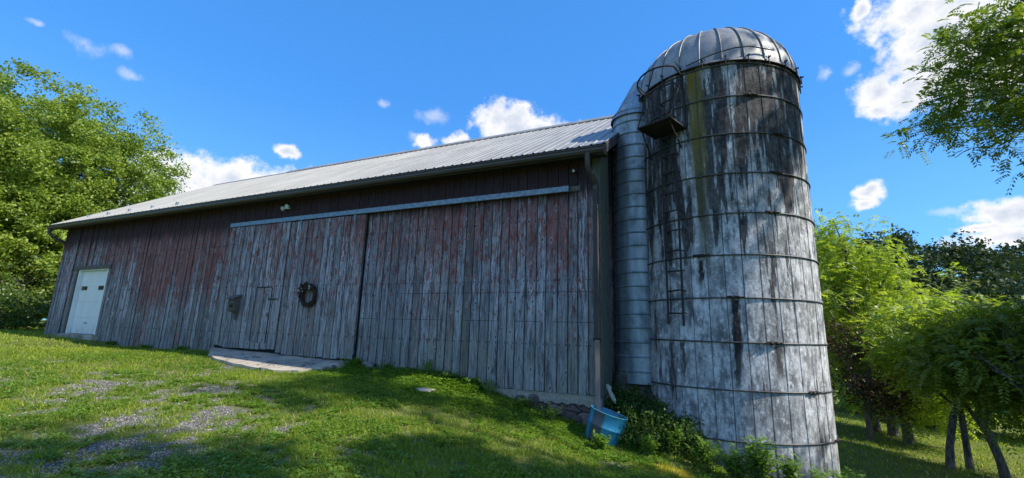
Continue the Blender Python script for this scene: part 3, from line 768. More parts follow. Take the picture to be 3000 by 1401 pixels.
# sliding doors
def sliding(x0, x1, z0, z1, y, name='sliding_door', seed=1):
    rg = random.Random(seed); mb = MB()
    boards(mb, x0, x1, lambda x: z0 + (.035 * (x < x0 + .3)), lambda x: z1, y, .17, .235, jit=.005, cup=.003, zjit=.012, rg=rg)
    mb.box(x0 + .01, x1 - .01, y + .024, y + .05, z0 + .08, z1 - .02)
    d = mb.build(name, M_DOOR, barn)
    for x in (x0 + .35, x1 - .35):
        mb = MB(); mb.box(x - .025, x + .025, y - .012, y - .001, z1 - .14, z1 + .04); mb.tube([(x, y - .02, z1 - .06), (x, y + .01, z1 - .06)], .02, 6); mb.build('hanger', M_GALV, d)
    return d
dR = sliding(-9.97, -7.47, 1.03, 4.355, YF - .10, seed=5)
dL = sliding(-12.36, -9.99, 1.13, 4.365, YF - .10, seed=9)
# cut door in the left door leaf
mb = MB(); rg = random.Random(2); boards(mb, -10.93, -10.36, lambda x: 1.28, lambda x: 2.66, YF - .112, .26, .30, zjit=0, rg=rg)
hatch = mb.build('wicket_door', M_DOOR, dL)
mb = MB(); mb.box(-10.93, -10.36, YF - .128, YF - .110, 2.665, 2.685); mb.box(-10.352, -10.338, YF - .118, YF - .106, 1.28, 2.66); mb.box(-10.944, -10.934, YF - .114, YF - .105, 1.3, 2.66); mb.build('gap_strip', M_DARK, hatch)
mb = MB(); mb.prism([(-10.43, 2.345), (-10.43, 2.395), (-10.30, 2.385), (-10.07, 2.378), (-10.07, 2.362), (-10.30, 2.355)], YF - .127, YF - .113); mb.build('strap_hinge', M_IRON, hatch)
mb = MB(); mb.tube([(-10.40 + .035 * math.cos(q), YF - .125, 1.98 + .05 * math.sin(q)) for q in np.linspace(0, 2 * PI, 12)], .006, 5); mb.build('ring_pull', M_IRON, hatch)
mb = MB(); mb.tube([(-9.93, YF - .12, 2.02), (-9.92, YF - .16, 2.0), (-9.92, YF - .16, 1.86), (-9.93, YF - .12, 1.84)], .010, 6); mb.build('handle', M_IRON, dR)
mb = MB(); boards(mb, -11.74, -11.38, lambda x: 1.14, lambda x: 1.79, YF - .106, .34, .37, zjit=0, rg=rg); mb.build('patch_board', M_DOOR, dL)
# dark sill gap under the doors
mb = MB(); mb.box(-12.4, -7.45, YF + .0, YF + .03, .6, 4.3); mb.build('door_opening', M_DARK, barn)

# overhead door on the left
mb = MB()
ox0, ox1, oz0, oz1, oy = -20.47, -18.68, 1.27, 3.40, YF + .10
for k in range(4):
    z = oz0 + (oz1 - oz0) * k / 4; z2 = oz0 + (oz1 - oz0) * (k + 1) / 4
    mb.box(ox0, ox1, oy, oy + .04, z + .004, z2 - .004)
    mb.box(ox0 + .02, ox1 - .02, oy + .006, oy + .03, z - .01, z2)
od = mb.build('overhead_door', M_ODOOR, barn)
mb = MB(); mb.tube([(-19.65, oy - .006, 1.62), (-19.65, oy - .04, 1.62), (-19.50, oy - .04, 1.62), (-19.50, oy - .006, 1.62)], .010, 6); mb.build('handle', M_IRON, od)
for (a, b) in ((-20.36, -19.95), (-19.24, -18.88)):
    zc = 2.80
    mb = MB()
    mb.box(a - .025, b + .025, oy - .012, oy - .001, zc + .07, zc + .09); mb.box(a - .025, b + .025, oy - .012, oy - .001, zc - .09, zc - .07)
    mb.box(a - .025, a, oy - .012, oy - .001, zc - .07, zc + .07); mb.box(b, b + .025, oy - .012, oy - .001, zc - .07, zc + .07)
    wn = mb.build('window', M_WHITE, od)
    mb = MB(); mb.box(a, b, oy - .005, oy - .002, zc - .07, zc + .07); mb.build('pane', M_GLASS, wn)
mb = MB(); mb.box(-20.56, -20.47, YF + .0, oy - .002, 1.25, 3.40); mb.box(-18.68, -18.60, YF + .0, oy - .002, 1.25, 3.40); mb.box(-20.56, -18.60, YF + .0, oy - .002, 3.402, 3.46)
fr = mb.build('door_frame', M_WHITE, barn)
mb = MB(); mb.box(-20.80, -18.42, YF - .055, YF - .016, 3.44, 3.56); mb.build('lintel', M_WOODD, fr)
mb = MB(); mb.box(-20.66, -20.565, YF - .035, YF - .016, 1.2, 3.435); mb.build('jamb_board', M_WOODD, fr)
mb = MB(); mb.box(-20.7, -18.4, YF - .16, YF + .12, 1.0, 1.25); mb.build('sill', M_SLAB, fr)

# ------------------------------------------------------------------ slab and stones in front
def slab():
    pts = [(-12.5, 7.99), (-12.2, 7.75), (-11.7, 7.42), (-11.1, 7.10), (-10.3, 6.93), (-9.4, 6.86), (-8.6, 6.84), (-8.05, 7.0), (-7.75, 7.4), (-7.35, 7.99)]
    mb = MB(); rg = random.Random(4); P = []
    for i, p in enumerate(pts):
        q = pts[(i + 1) % len(pts)]
        for s in (0, .33, .66): P.append((p[0] + (q[0] - p[0]) * s + (rg.uniform(-.03, .03) if i < 9 and (i or s) else 0), p[1] + (q[1] - p[1]) * s + (rg.uniform(-.03, .03) if i < 9 and (i or s) else 0)))
    P = [p for p in P if p[1] <= 8.0]; P = P[:-2]
    zt = lambda x, y: .985 - .165 * (8 - y) + .115 * min(max((-8.3 - x) / 3.0, 0), 1)
    n = len(P); c = (-10, 7.6)
    rings = []; vs = []
    for s in (0, .5, 1):
        for p in P: vs.append((c[0] + (p[0] - c[0]) * s, c[1] + (p[1] - c[1]) * s, 0))
    vs = [(v[0], v[1], zt(v[0], v[1])) for v in vs]
    vs += [(v[0], v[1], .5) for v in vs[2 * n:3 * n]]
    fs = [(r * n + k, r * n + (k + 1) % n, (r + 1) * n + (k + 1) % n, (r + 1) * n + k) for r in range(3) for k in range(n)]
    mb.add(vs, fs)
    o = mb.build('concrete_slab', M_SLAB); tag(o, 'worn pale concrete apron below the sliding doors', kind='structure')
slab()

def stone(name, x, y, rx, ry, rz, label, sink=.3, seed=0, mat=None):
    rg = np.random.default_rng(seed); n, m = 14, 9; V = []
    for i in range(m + 1):
        t = PI * i / m
        for k in range(n):
            q = 2 * PI * k / n
            s = 1 + .22 * math.sin(3 * q + seed) * math.sin(t) + .12 * math.cos(5 * q + 2 * t + seed)
            V.append((rx * s * math.sin(t) * math.cos(q), ry * s * math.sin(t) * math.sin(q), rz * np.sign(math.cos(t)) * abs(math.cos(t)) ** .6))
    V = np.array(V); z0 = gz(x, y) + rz * (1 - 2 * sink); V += np.array([x, y, z0])
    b = [(i * n + k, i * n + (k + 1) % n, (i + 1) * n + (k + 1) % n, (i + 1) * n + k) for i in range(m) for k in range(n)]
    o = np_mesh(name, V, np.array(b), mat or M_ROCK, loc=(x, y, gz(x, y)), smooth=True)
    return tag(o, label, 'stone')
stone('field_stone', -7.0, 7.86, .17, .11, .12, 'dark rounded stone against the wall right of the sliding doors', .25, 3)
stone('flat_stone', -5.0, 7.1, .26, .13, .04, 'flat pale stone set in the lawn before the boarded wall', .35, 5, M_SLAB)

# ------------------------------------------------------------------ things on the wall
# wooden nest box / letter box
nb = empty('nest_box', (-11.53, 7.86, 2.0), 'small dark wooden box with a sloping lid fixed to the left sliding door', 'nest box')
yb = YF - .125
x0, x1 = -11.72, -11.50
mb = MB(); mb.prism([(yb, 2.02), (yb - .14, 2.05), (yb - .16, 2.37), (yb, 2.45)], x0, x0 + .018, 'X'); mb.prism([(yb, 2.02), (yb - .14, 2.05), (yb - .16, 2.37), (yb, 2.45)], x1 - .018, x1, 'X')
mb.box(x0 + .019, x1 - .019, yb - .03, yb - .005, 2.0, 2.44); mb.box(x0 + .019, x1 - .019, yb - .135, yb - .03, 2.03, 2.05); mb.box(x0 + .019, x1 - .019, yb - .145, yb - .128, 2.05, 2.36); mb.build('box_body', M_WOODD, nb)
mb = MB(); mb.prism([(yb + .004, 2.47), (yb - .215, 2.36), (yb - .215, 2.38), (yb + .004, 2.492)], x0 - .04, x1 + .04, 'X'); mb.build('lid', M_WOODG, nb)
mb = MB(); mb.box(x0 + .005, x1 - .005, yb - .19, yb - .146, 2.24, 2.26); mb.build('perch', M_WOODG, nb)
mb = MB(); mb.box(x0 + .005, x1 - .005, yb - .19, yb - .146, 2.085, 2.105); mb.build('perch', M_WOODG, nb)
mb = MB(); mb.box(x0 + .05, x1 - .05, yb - .152, yb - .146, 2.145, 2.215); mb.build('slot', M_DARK, nb)
mb = MB(); mb.box(x0 + .06, x1 - .06, yb - .025, yb - .002, 1.84, 1.999); mb.build('backing_board', M_WOODD, nb)

# wreath
wr = empty('wreath', (-8.98, 7.86, 2.44), 'round vine wreath with dried pale flowers hanging on the right sliding door', 'wreath')
rg = random.Random(8); mb = MB()
for k in range(34):
    ph = rg.uniform(0, 2 * PI); n = 26; R0 = rg.uniform(.185, .265); tw = rg.uniform(2, 5); am = rg.uniform(.02, .05); pts = []
    for i in range(n):
        q = 2 * PI * i / n
        rr = R0 + am * .6 * math.sin(tw * q + ph); yy = -.055 + am * math.cos(tw * q + ph) + rg.uniform(-.004, .004)
        pts.append((-8.98 + rr * math.cos(q), 7.885 + yy, 2.44 + rr * math.sin(q)))
    mb.tube(pts, rg.uniform(.005, .009), 4, closed=True)
M_VINE = mat_simple('vine_twigs', (.016, .012, .010), (.060, .045, .036), 40, .9, bmp=.3)
mb.build('vine_ring', M_VINE, wr)
M_DRY = mat_simple('dried_petals', (.34, .30, .28), (.66, .62, .60), 40, .8, bmp=.2)
M_DRYD = mat_simple('dark_dried_leaves', (.03, .025, .020), (.10, .08, .055), 40, .9, bmp=.2)
def petals(cnt, mat, name, s0, s1):
    V = []; Fc = []
    for _ in range(cnt):
        q = rg.gauss(PI * .58, .50); rr = rg.uniform(.15, .30); c = Vector((-8.98 + rr * math.cos(q), 7.80 - rg.uniform(0, .07), 2.44 + rr * math.sin(q)))
        for k in range(5):
            a = Vector((rg.gauss(0, 1), rg.gauss(-.4, .6), rg.gauss(0, 1))).normalized() * rg.uniform(s0, s1); b = a.cross(Vector((rg.gauss(0, 1), rg.gauss(0, 1), rg.gauss(0, 1)))).normalized() * a.length * .4
            n = len(V); V += [c, c + a * .5 + b, c + a, c + a * .5 - b]; Fc.append((n, n + 1, n + 2, n + 3))
    m = MB(); m.add(V, Fc); m.build(name, mat, wr)
petals(90, M_DRYD, 'dried_leaves', .03, .06)
for _ in range(13):
    q = rg.uniform(PI * .30, PI * .95); rr = rg.uniform(.17, .28); c = Vector((-8.98 + rr * math.cos(q), 7.765 - rg.uniform(0, .03), 2.44 + rr * math.sin(q))); m = MB(); n = 7; rad = rg.uniform(.022, .036)
    V = [c + Vector((0, -.012, 0))]; F = []
    for k in range(n * 2):
        qq = PI * k / n; ra = rad * (1 if k % 2 else .55); V.append(c + Vector((ra * math.cos(qq), .006 + rg.uniform(-.004, .004), ra * math.sin(qq))))
    for k in range(n * 2): F.append((0, 1 + k, 1 + (k + 1) % (n * 2)))
    m.add(V, F); m.build('dried_flower', M_DRY, wr)
mb = MB(); mb.tube([(-9.16, 7.83, 2.66), (-9.22, 7.80, 2.74), (-9.24, 7.79, 2.80)], .004, 4); mb.build('twig', M_VINE, wr)

# floodlight under the eave
fl = empty('floodlight', (-10.2, 7.95, 4.78), 'twin floodlight with a round pale lens under the eave above the track', 'lamp')
mb = MB(); mb.lathe([(.001, -.012), (.055, -.012), (.055, .012), (.001, .012)], 0, 0, 14, M=Matrix.Translation((-10.25, YF - .02, 4.80)) @ Matrix.Rotation(PI / 2, 4, 'X')); mb.build('base_plate', M_PLAS, fl)
def lamp_head(dirv, loc, nm):
    M = Matrix.Translation(loc) @ Vector(dirv).to_track_quat('Z', 'Y').to_matrix().to_4x4()
    m = MB(); m.lathe([(.001, -.09), (.03, -.085), (.036, -.03), (.062, .015), (.066, .035), (.066, .04)], 0, 0, 14, M=M); h = m.build('lamp_head', M_PLAS, fl)
    m = MB(); m.lathe([(.001, .045), (.04, .042), (.061, .032)], 0, 0, 14, M=M); m.build('lens', M_GLASS2, h)
M_GLASS2 = mat_simple('lens_glass', (.45, .50, .46), (.62, .66, .60), 20, .2, bmp=0)
lamp_head((.15, -1, -.35), (-10.17, YF - .13, 4.78), 1); lamp_head((-1, -.35, -.25), (-10.37, YF - .09, 4.76), 2)
mb = MB(); mb.tube([(-10.25, YF - .03, 4.80), (-10.20, YF - .07, 4.80), (-10.17, YF - .08, 4.79)], .012, 6); mb.tube([(-10.25, YF - .03, 4.80), (-10.33, YF - .06, 4.79)], .012, 6); mb.build('bracket', M_PLAS, fl)
# outlet box and key pad right of the overhead door
ob = empty('outlet_box', (-17.75, 7.97, 1.92), 'small white outlet cover low on the boards right of the white door', 'outlet')
mb = MB(); mb.box(-17.80, -17.71, YF - .045, YF - .018, 1.86, 1.98); mb.build('cover', M_PLAS, ob)
mb = MB(); mb.box(-17.785, -17.725, YF - .052, YF - .046, 1.925, 1.965); mb.box(-17.785, -17.725, YF - .052, YF - .046, 1.875, 1.915); mb.build('socket', M_WOODD, ob)
kp = empty('keypad', (-18.2, 7.97, 2.39), 'tiny white keypad beside the edge of the white overhead door', 'keypad')
mb = MB(); mb.box(-18.24, -18.17, YF - .040, YF - .018, 2.36, 2.43); mb.build('keypad_body', M_PLAS, kp)
mb = MB(); mb.box(-18.23, -18.18, YF - .044, YF - .041, 2.375, 2.40); mb.build('button', M_DARK, kp)
# small eye lamp far right under the eave
sl = empty('socket_lamp', (-2.35, 7.9, 4.8), 'small dark bare socket under the eave beside the right downspout', 'lamp')
mb = MB(); mb.lathe([(.001, -.05), (.03, -.05), (.034, 0), (.03, .05), (.02, .06), (.001, .065)], 0, 0, 12, M=Matrix.Translation((-2.4, YF - .07, 4.78)) @ Matrix.Rotation(PI / 2, 4, 'X')); mb.build('socket', M_TRIM, sl)
mb = MB(); mb.lathe([(.001, -.035), (.018, -.03), (.027, -.005), (.02, .02), (.001, .03)], 0, 0, 12, M=Matrix.Translation((-2.4, YF - .14, 4.775))); mb.build('bulb', M_PLAS, sl)

# ------------------------------------------------------------------ silo
SX, SY, SR = .10, 9.6, 1.52
silo = empty('silo', (SX, SY, -.6), 'tall round concrete stave silo with iron hoops, black streaks and a ribbed metal dome', 'silo')
NS = 36
HZ = [6.50, 5.88, 5.18, 4.47, 3.76, 3.06, 2.36, 1.67, .93, .19, -.50]
def silo_wall():
    mb = MB(); rg = random.Random(12); base = -1.0; topz = 6.56
    for k in range(NS):
        a0 = 2 * PI * k / NS - PI; a1 = 2 * PI * (k + 1) / NS - PI
        for z0, z1 in zip([base] + sorted(HZ), sorted(HZ) + [topz]):
            if z1 <= z0: continue
            gp = .0055 / SR; n = 4; vs = []; fs = []; uvs = []
            c = (rg.random(), rg.random(), rg.random(), 1); off = rg.uniform(-.004, .004)
            aa = [a0, a0 + gp, a0 + gp * 2] + [a0 + (a1 - a0) * s for s in (.35, .65)] + [a1 - gp * 2, a1 - gp, a1]
            rr = [-.014, -.012, 0, 0, 0, 0, -.012, -.014]
            for a, r in zip(aa, rr):
                for zz in (z0, z1): vs.append((SX + (SR + r + (off if r == 0 else 0)) * math.cos(a), SY + (SR + r + (off if r == 0 else 0)) * math.sin(a), zz - (.003 if zz == z1 else -.003) * (r == 0)))
            for i in range(len(aa) - 1):
                fs.append((2 * i, 2 * i + 2, 2 * i + 3, 2 * i + 1)); u0, u1 = aa[i] * SR, aa[i + 1] * SR
                uvs.append([(u0, z0), (u1, z0), (u1, z1), (u0, z1)])
            mb.add(vs, fs, uvs, c)
            if rg.random() < .62 and z0 > -.9:      # mortar lips smeared over the hoop at the joints
                q = a0 + rg.uniform(-.01, .03); dq = rg.choice((-1, 1)) * rg.uniform(.03, .07); hh = rg.uniform(.03, .09)
                P = lambda a, zz, rr: (SX + (SR + rr) * math.cos(a), SY + (SR + rr) * math.sin(a), zz)
                mb.add([P(q, z0 + hh, .002), P(q + dq, z0 + .012, .022), P(q + dq, z0 - .004, .022), P(q, z0 + hh - .014, .003), P(q, z0 + hh - .006, .012)], [(0, 1, 2, 4), (4, 2, 3), (0, 4, 3)],
                       [[(q * SR, z0)] * 4, [(q * SR, z0)] * 3, [(q * SR, z0)] * 3], c)
    o = mb.build('stave_wall', M_SILO, silo)
    m2 = MB(); m2.lathe([(SR - .012, base), (SR - .012, topz)], SX, SY, 72); m2.build('joint_mortar', M_DARK2, o)
M_DARK2 = mat_simple('mortar_joint', (.08, .08, .082), (.16, .16, .165), 12, .95, bmp=0)
silo_wall()
M_HOOP = mat_simple('hoop_steel', (.035, .033, .034), (.13, .125, .125), 30, .5, .5, bmp=.1)
rg = random.Random(33)
for i, hz in enumerate(HZ):
    mb = MB(); n = 96; ph = rg.uniform(0, 6); am = .006 if hz > 1.2 else .012
    pts = [(SX + (SR + .012) * math.cos(2 * PI * k / n), SY + (SR + .012) * math.sin(2 * PI * k / n), hz + am * math.sin(2 * PI * k / n * 2 + ph)) for k in range(n)]
    mb.tube(pts, .0125, 6, closed=True); h = mb.build('hoop', M_HOOP, silo)
    a = math.radians({2: -50, 6: -85, 7: -66, 8: -42, 5: -103, 9: -20, 1: -67, 3: -55, 4: -60}.get(i, -150))
    c = Vector((SX + (SR + .03) * math.cos(a), SY + (SR + .03) * math.sin(a), hz + am * math.sin(a * 2 + ph)))
    t = Vector((-math.sin(a), math.cos(a), 0)); mb = MB()
    mb.tube([c - t * .13, c + t * .13 + Vector((0, 0, .012))], .010, 6); mb.tube([c - t * .13 + Vector((0, 0, .02)), c + t * .05 + Vector((0, 0, .022))], .011, 6)
    mb.tube([c - t * .06, c - t * .02], .026, 8); mb.tube([c + t * .03, c + t * .06], .024, 8); mb.build('hoop_lug', M_IRON, h)
# mortar fillets / bent strap ends above hoops
for i in range(46):
    pass
# dome
dome_pts = []
DZ = 6.60; DR = 1.535; DH = 1.30
NG = 26
def dome():
    prof = [(DR + .02, DZ - .05), (DR + .02, DZ)]
    for k in range(15):
        t = PI / 2 * k / 14; prof.append((DR * math.cos(t) ** .92 if k < 14 else .02, DZ + DH * math.sin(t)))
    mb = MB(); rg = random.Random(5)
    for g in range(NG):
        a0 = 2 * PI * g / NG; a1 = 2 * PI * (g + 1) / NG; c = (rg.random(), 0, 0, 1); vs = []; fs = []; m = 4
        for (r, z) in prof:
            for k in range(m + 1):
                s = k / m; a = a0 + (a1 - a0) * s; rr = r * (1 + .006 * math.sin(PI * s)); vs.append((SX + rr * math.cos(a), SY + rr * math.sin(a), z))
        for i in range(len(prof) - 1):
            for k in range(m): fs.append((i * (m + 1) + k, i * (m + 1) + k + 1, (i + 1) * (m + 1) + k + 1, (i + 1) * (m + 1) + k))
        mb.add(vs, fs, None, c, True)
    d = mb.build('dome', M_DOME, silo)
    mb = MB()
    for g in range(NG):
        a = 2 * PI * g / NG; pts = [(SX + (r + .012) * math.cos(a), SY + (r + .012) * math.sin(a), z + .008) for r, z in prof[1:-1]]
        mb.tube(pts, .013, 5)
    mb.build('seams', M_DOME, d)
    mb = MB(); mb.lathe([(.02, DZ + DH - .01), (.16, DZ + DH + .0), (.16, DZ + DH + .035), (.02, DZ + DH + .05)], SX, SY, 16); mb.build('cap_plate', M_DOME, d)
    n = 80; mb = MB()
    mb.tube([(SX + (DR + .025) * math.cos(2 * PI * k / n), SY + (DR + .025) * math.sin(2 * PI * k / n), DZ - .045) for k in range(n)], .015, 5, closed=True)
    rim = mb.build('rim_angle', M_IRON, d)
    for g in range(NG):
        a = 2 * PI * g / NG + .03; mb = MB(); r = DR + .05
        mb.tube([(SX + r * math.cos(a), SY + r * math.sin(a), DZ - .12), (SX + r * math.cos(a), SY + r * math.sin(a), DZ + .05)], .011, 5)
        mb.tube([(SX + (r - .02) * math.cos(a), SY + (r - .02) * math.sin(a), DZ + .02), (SX + (r + .045) * math.cos(a), SY + (r + .045) * math.sin(a), DZ + .02)], .014, 6); mb.build('clip', M_IRON, rim)
    # loose rods round the rim, front right
    mb = MB()
    def onr(deg, z, r=DR + .07): a = math.radians(deg); return (SX + r * math.cos(a), SY + r * math.sin(a), z)
    mb.tube([onr(q, z) for q, z in ((-105, 6.60), (-95, 6.66), (-85, 6.72), (-75, 6.77), (-66, 6.79), (-50, 6.76, ))], .011, 5)
    mb.tube([onr(-112, 6.78), onr(-110.5, 6.68, DR + .05)], .012, 5)
    mb.build('loose_rod', M_IRON, rim)
dome()
# ladder
lad_a = math.radians(-119.5)
er = Vector((math.cos(lad_a), math.sin(lad_a), 0)); et = Vector((-math.sin(lad_a), math.cos(lad_a), 0))
LW = .145
def lp(s, z, out=.10): return Vector((SX, SY, z)) + er * (SR + out) + et * s
mb = MB()
lad = MB()
lad.tube([lp(-LW, 1.93), lp(-LW, 4.2, .11), lp(-LW - .012, 6.45, .10)], .020, 6); lad.tube([lp(LW, 1.90), lp(LW, 4.2, .10), lp(LW, 6.45, .10)], .020, 6)
ladder = lad.build('ladder', M_IRON, silo)
z = 2.12; k = 0
while z < 6.4:
    mb = MB(); mb.tube([lp(-LW, z), lp(LW, z + (.012 if k % 2 else -.008))], .015, 6)
    mb.tube([lp(LW, z), lp(LW, z, .0)], .010, 5); mb.tube([lp(-LW, z), lp(-LW, z, .0)], .010, 5)
    mb.build('rung', M_IRON, ladder); z += .355 + (.02 if k % 3 == 0 else -.01); k += 1
# platform and cage near the rim
pz = 5.42
A_, B_, C_, D_ = (-.94, 8.40), (-.38, 8.13), (-.60, 7.58), (-1.18, 7.84)
mb = MB(); mb.prism([A_, B_, C_, D_], pz, pz + .012, 'Z')
for p, q in ((A_, B_), (B_, C_), (C_, D_), (D_, A_)): mb.tube([(*p, pz), (*q, pz)], .019, 4, twist=PI / 4)
plat = mb.build('platform', M_IRON, silo)
mb = MB()
mb.tube([(B_[0], B_[1] - .02, pz), (B_[0] - .02, B_[1] + .01, 6.50)], .022, 5)
rz6 = 6.22
ring = []
P0 = Vector((-.40, 8.12, 6.46)); P3 = Vector((-1.02, 8.42, 6.30))
for k in range(21):
    q = k / 20; a = math.radians(-35 - 195 * q); c = Vector((-.80, 7.84, 0)); rr = .36
    v = Vector((c.x + rr * math.cos(a), c.y + rr * math.sin(a), 6.40 - .22 * q)); ring.append(v)
mb.tube([P0] + ring + [P3], .016, 6)
rt = Vector((-.72, 7.52, 6.34)); mb.tube([ring[6], (D_[0], D_[1], pz)], .012, 6)
mb.tube([ring[14], (C_[0], C_[1], pz)], .012, 6)
mb.tube([P0, (C_[0], C_[1], pz)], .010, 6)
mb.tube([(-.98, 8.42, 6.35), (A_[0], A_[1], pz)], .014, 6)
mb.build('cage', M_IRON, plat)
mb = MB(); mb.tube([(-1.12, 7.92, pz - .02), (-1.03, 8.52, pz - .38)], .013, 5); mb.build('strut', M_IRON, plat); mb = MB(); mb.tube([(-.62, 7.66, pz - .02), (-.46, 8.24, pz - .36)], .013, 5); mb.build('strut', M_IRON, plat)

# filling chute on the side of the silo
CX, CY, CR = -1.45, 9.20, .45
ch = MB(); prof = []
z = .86; ch_top = 6.24; k = 0
ribz = []
while z < ch_top:
    prof += [(CR, z), (CR, z + .205), (CR + .014, z + .206), (CR + .024, z + .218), (CR + .014, z + .232), (CR, z + .240)]
    ribz.append(z + .222); z += .262
prof.append((CR, ch_top))
a0, a1 = math.radians(120), math.radians(312)
for i in range(len(prof) - 1):
    rgc = random.Random(i // 6 * 7 + 1)
    ch.lathe([prof[i], prof[i + 1]], CX, CY, 26, a0, a1, c=(rgc.random(), 0, 0, 1))
chute = ch.build('chute', M_CHUTE, silo)
mb = MB()
ex = CX + CR * math.cos(a1); ey = CY + CR * math.sin(a1)
mb.box(ex - .012, ex + .05, ey - .03, ey - .005, .86, ch_top); mb.box(ex + .03, ex + .055, ey - .05, ey + .0, .86, ch_top)
for hz in HZ[:-2]: mb.tube([(ex + .02, ey - .045, hz), (ex + .02, ey - .02, hz)], .018, 6)
mb.build('chute_flange', M_IRON, chute)
mb = MB(); mb.lathe([(CR + .05, ch_top - .03), (CR + .045, ch_top + .01), (CR + .02, ch_top + .04)], CX, CY, 26, a0, a1)
# hood: lofted from the chute ring to a smaller, shifted ring against the dome
def ringpt(t, s):
    a = a0 + (a1 - a0) * s
    r0 = CR + .03; c0 = Vector((CX, CY, ch_top + .02)); r1 = .24; c1 = Vector((-1.25, 9.30, 7.12))
    c = c0.lerp(c1, t); r = r0 + (r1 - r0) * t
    return c + Vector((r * math.cos(a), r * math.sin(a), 0))
vs = []; fs = []; nn = 14
for i in range(7):
    for k in range(nn + 1): vs.append(ringpt(i / 6, k / nn))
for i in range(6):
    for k in range(nn): fs.append((i * (nn + 1) + k, i * (nn + 1) + k + 1, (i + 1) * (nn + 1) + k + 1, (i + 1) * (nn + 1) + k))
mb.add(vs, fs, None, (.2, 0, 0, 1), True)
topring = [ringpt(1, k / nn) for k in range(nn + 1)]
mb.add(topring + [Vector((-1.0, 9.35, 7.16))], [tuple(range(nn + 2))], None)
mb.build('hood', M_CHUTE, chute)

# masonry lump at the foot of the chute
mb = MB()
def lump(cx, cy, cz, rx, ry, rz, seed):
    V = []; n, m = 18, 10
    for i in range(m + 1):
        t = PI * i / m
        for k in range(n):
            q = 2 * PI * k / n; s = 1 + .10 * math.sin(3 * q + seed + 2 * t) + .06 * math.sin(7 * q + 3 * t)
            V.append((cx + rx * s * math.sin(t) * math.cos(q), cy + ry * s * math.sin(t) * math.sin(q), cz + rz * math.cos(t)))
    mb.add(V, [(i * n + k, i * n + (k + 1) % n, (i + 1) * n + (k + 1) % n, (i + 1) * n + k) for i in range(m) for k in range(n)], None, (.5, .5, .5, 1), True)
lump(-1.55, 9.15, .35, .52, .50, .62, 1); lump(-1.75, 8.98, .7, .20, .22, .52, 3); lump(-1.2, 9.0, .15, .45, .45, .62, 5)
fo = mb.build('masonry_footing', M_STONEDARK, silo)

# scrap of pale sheet hanging by the corner
mb = MB()
pp = [(-1.84, 8.02, .90, .03), (-1.82, 8.0, .86, .045), (-1.80, 7.99, .80, .03), (-1.76, 7.98, .73, .045), (-1.73, 7.98, .67, .038), (-1.71, 7.98, .61, .010)]
vs = []
for x, y, z, w in pp: vs += [(x - w, y + .02, z - .01), (x, y - .03, z), (x + w, y + .015, z - .015)]
fs = []
for i in range(len(pp) - 1):
    for k in range(2): fs.append((i * 3 + k, i * 3 + k + 1, i * 3 + k + 4, i * 3 + k + 3))
vs2 = [(v[0], v[1] + .01, v[2]) for v in vs]; nv = len(vs)
mb.add(vs, fs, None, smooth=True); mb.add(vs2, [f[::-1] for f in fs], None, smooth=True)
M_RAG = mat_simple('pale_torn_sheet', (.20, .21, .17), (.42, .42, .37), 26, .8, bmp=.5)
tag(mb.build('torn_sheet', M_RAG, loc=(-1.75, 8.0, .6)), 'torn pale strip of sheeting hanging at the barn corner above the blue tub', 'scrap')

# ------------------------------------------------------------------ blue tub
BX, BY = -1.88, 7.70
bz = gz(BX, BY)
tub = empty('half_barrel', (BX, BY, bz), 'blue half barrel leaning under the downspout with a broad brown rust stain', 'barrel')
TM = Matrix.Translation((BX, BY, bz - .03)) @ Matrix.Rotation(math.radians(16), 4, 'Y') @ Matrix.Rotation(math.radians(-4), 4, 'X')
R = .300
def tub_mesh():
    prof = [(.02, .01), (R * .90, .0), (R * .93, .015), (R * .965, .24), (R * .965 + .007, .25), (R * .965 + .011, .262), (R * .965 + .007, .274), (R * .968, .284), (R, .47), (R + .006, .478), (R - .004, .482), (R - .006, .47), (R * .92, .03), (.02, .03)]
    n = 48; vs = []; uvs = []; fs = []
    for (r, z) in prof:
        for k in range(n): q = 2 * PI * k / n - PI; vs.append(TM @ Vector((r * math.cos(q), r * math.sin(q), z)))
    for i in range(len(prof) - 1):
        for k in range(n):
            l = (k + 1) % n; fs.append((i * n + k, i * n + l, (i + 1) * n + l, (i + 1) * n + k)); q0 = 2 * PI * k / n - PI; q1 = 2 * PI * (k + 1) / n - PI
            uvs.append([(q0, prof[i][1]), (q1, prof[i][1]), (q1, prof[i + 1][1]), (q0, prof[i + 1][1])])
    m = MB(); m.add(vs, fs, uvs, smooth=True); return m
tub_mesh().build('barrel_body', M_BUCKET, tub)
mb = MB(); n = 40; mb.tube([TM @ Vector((R * math.cos(2 * PI * k / n), R * math.sin(2 * PI * k / n), .478)) for k in range(n)], .007, 5, closed=True)
M_RIMB = mat_simple('blue_rim', (.05, .30, .42), (.10, .40, .52), 20, .4, bmp=.05); mb.build('rim', M_RIMB, tub)

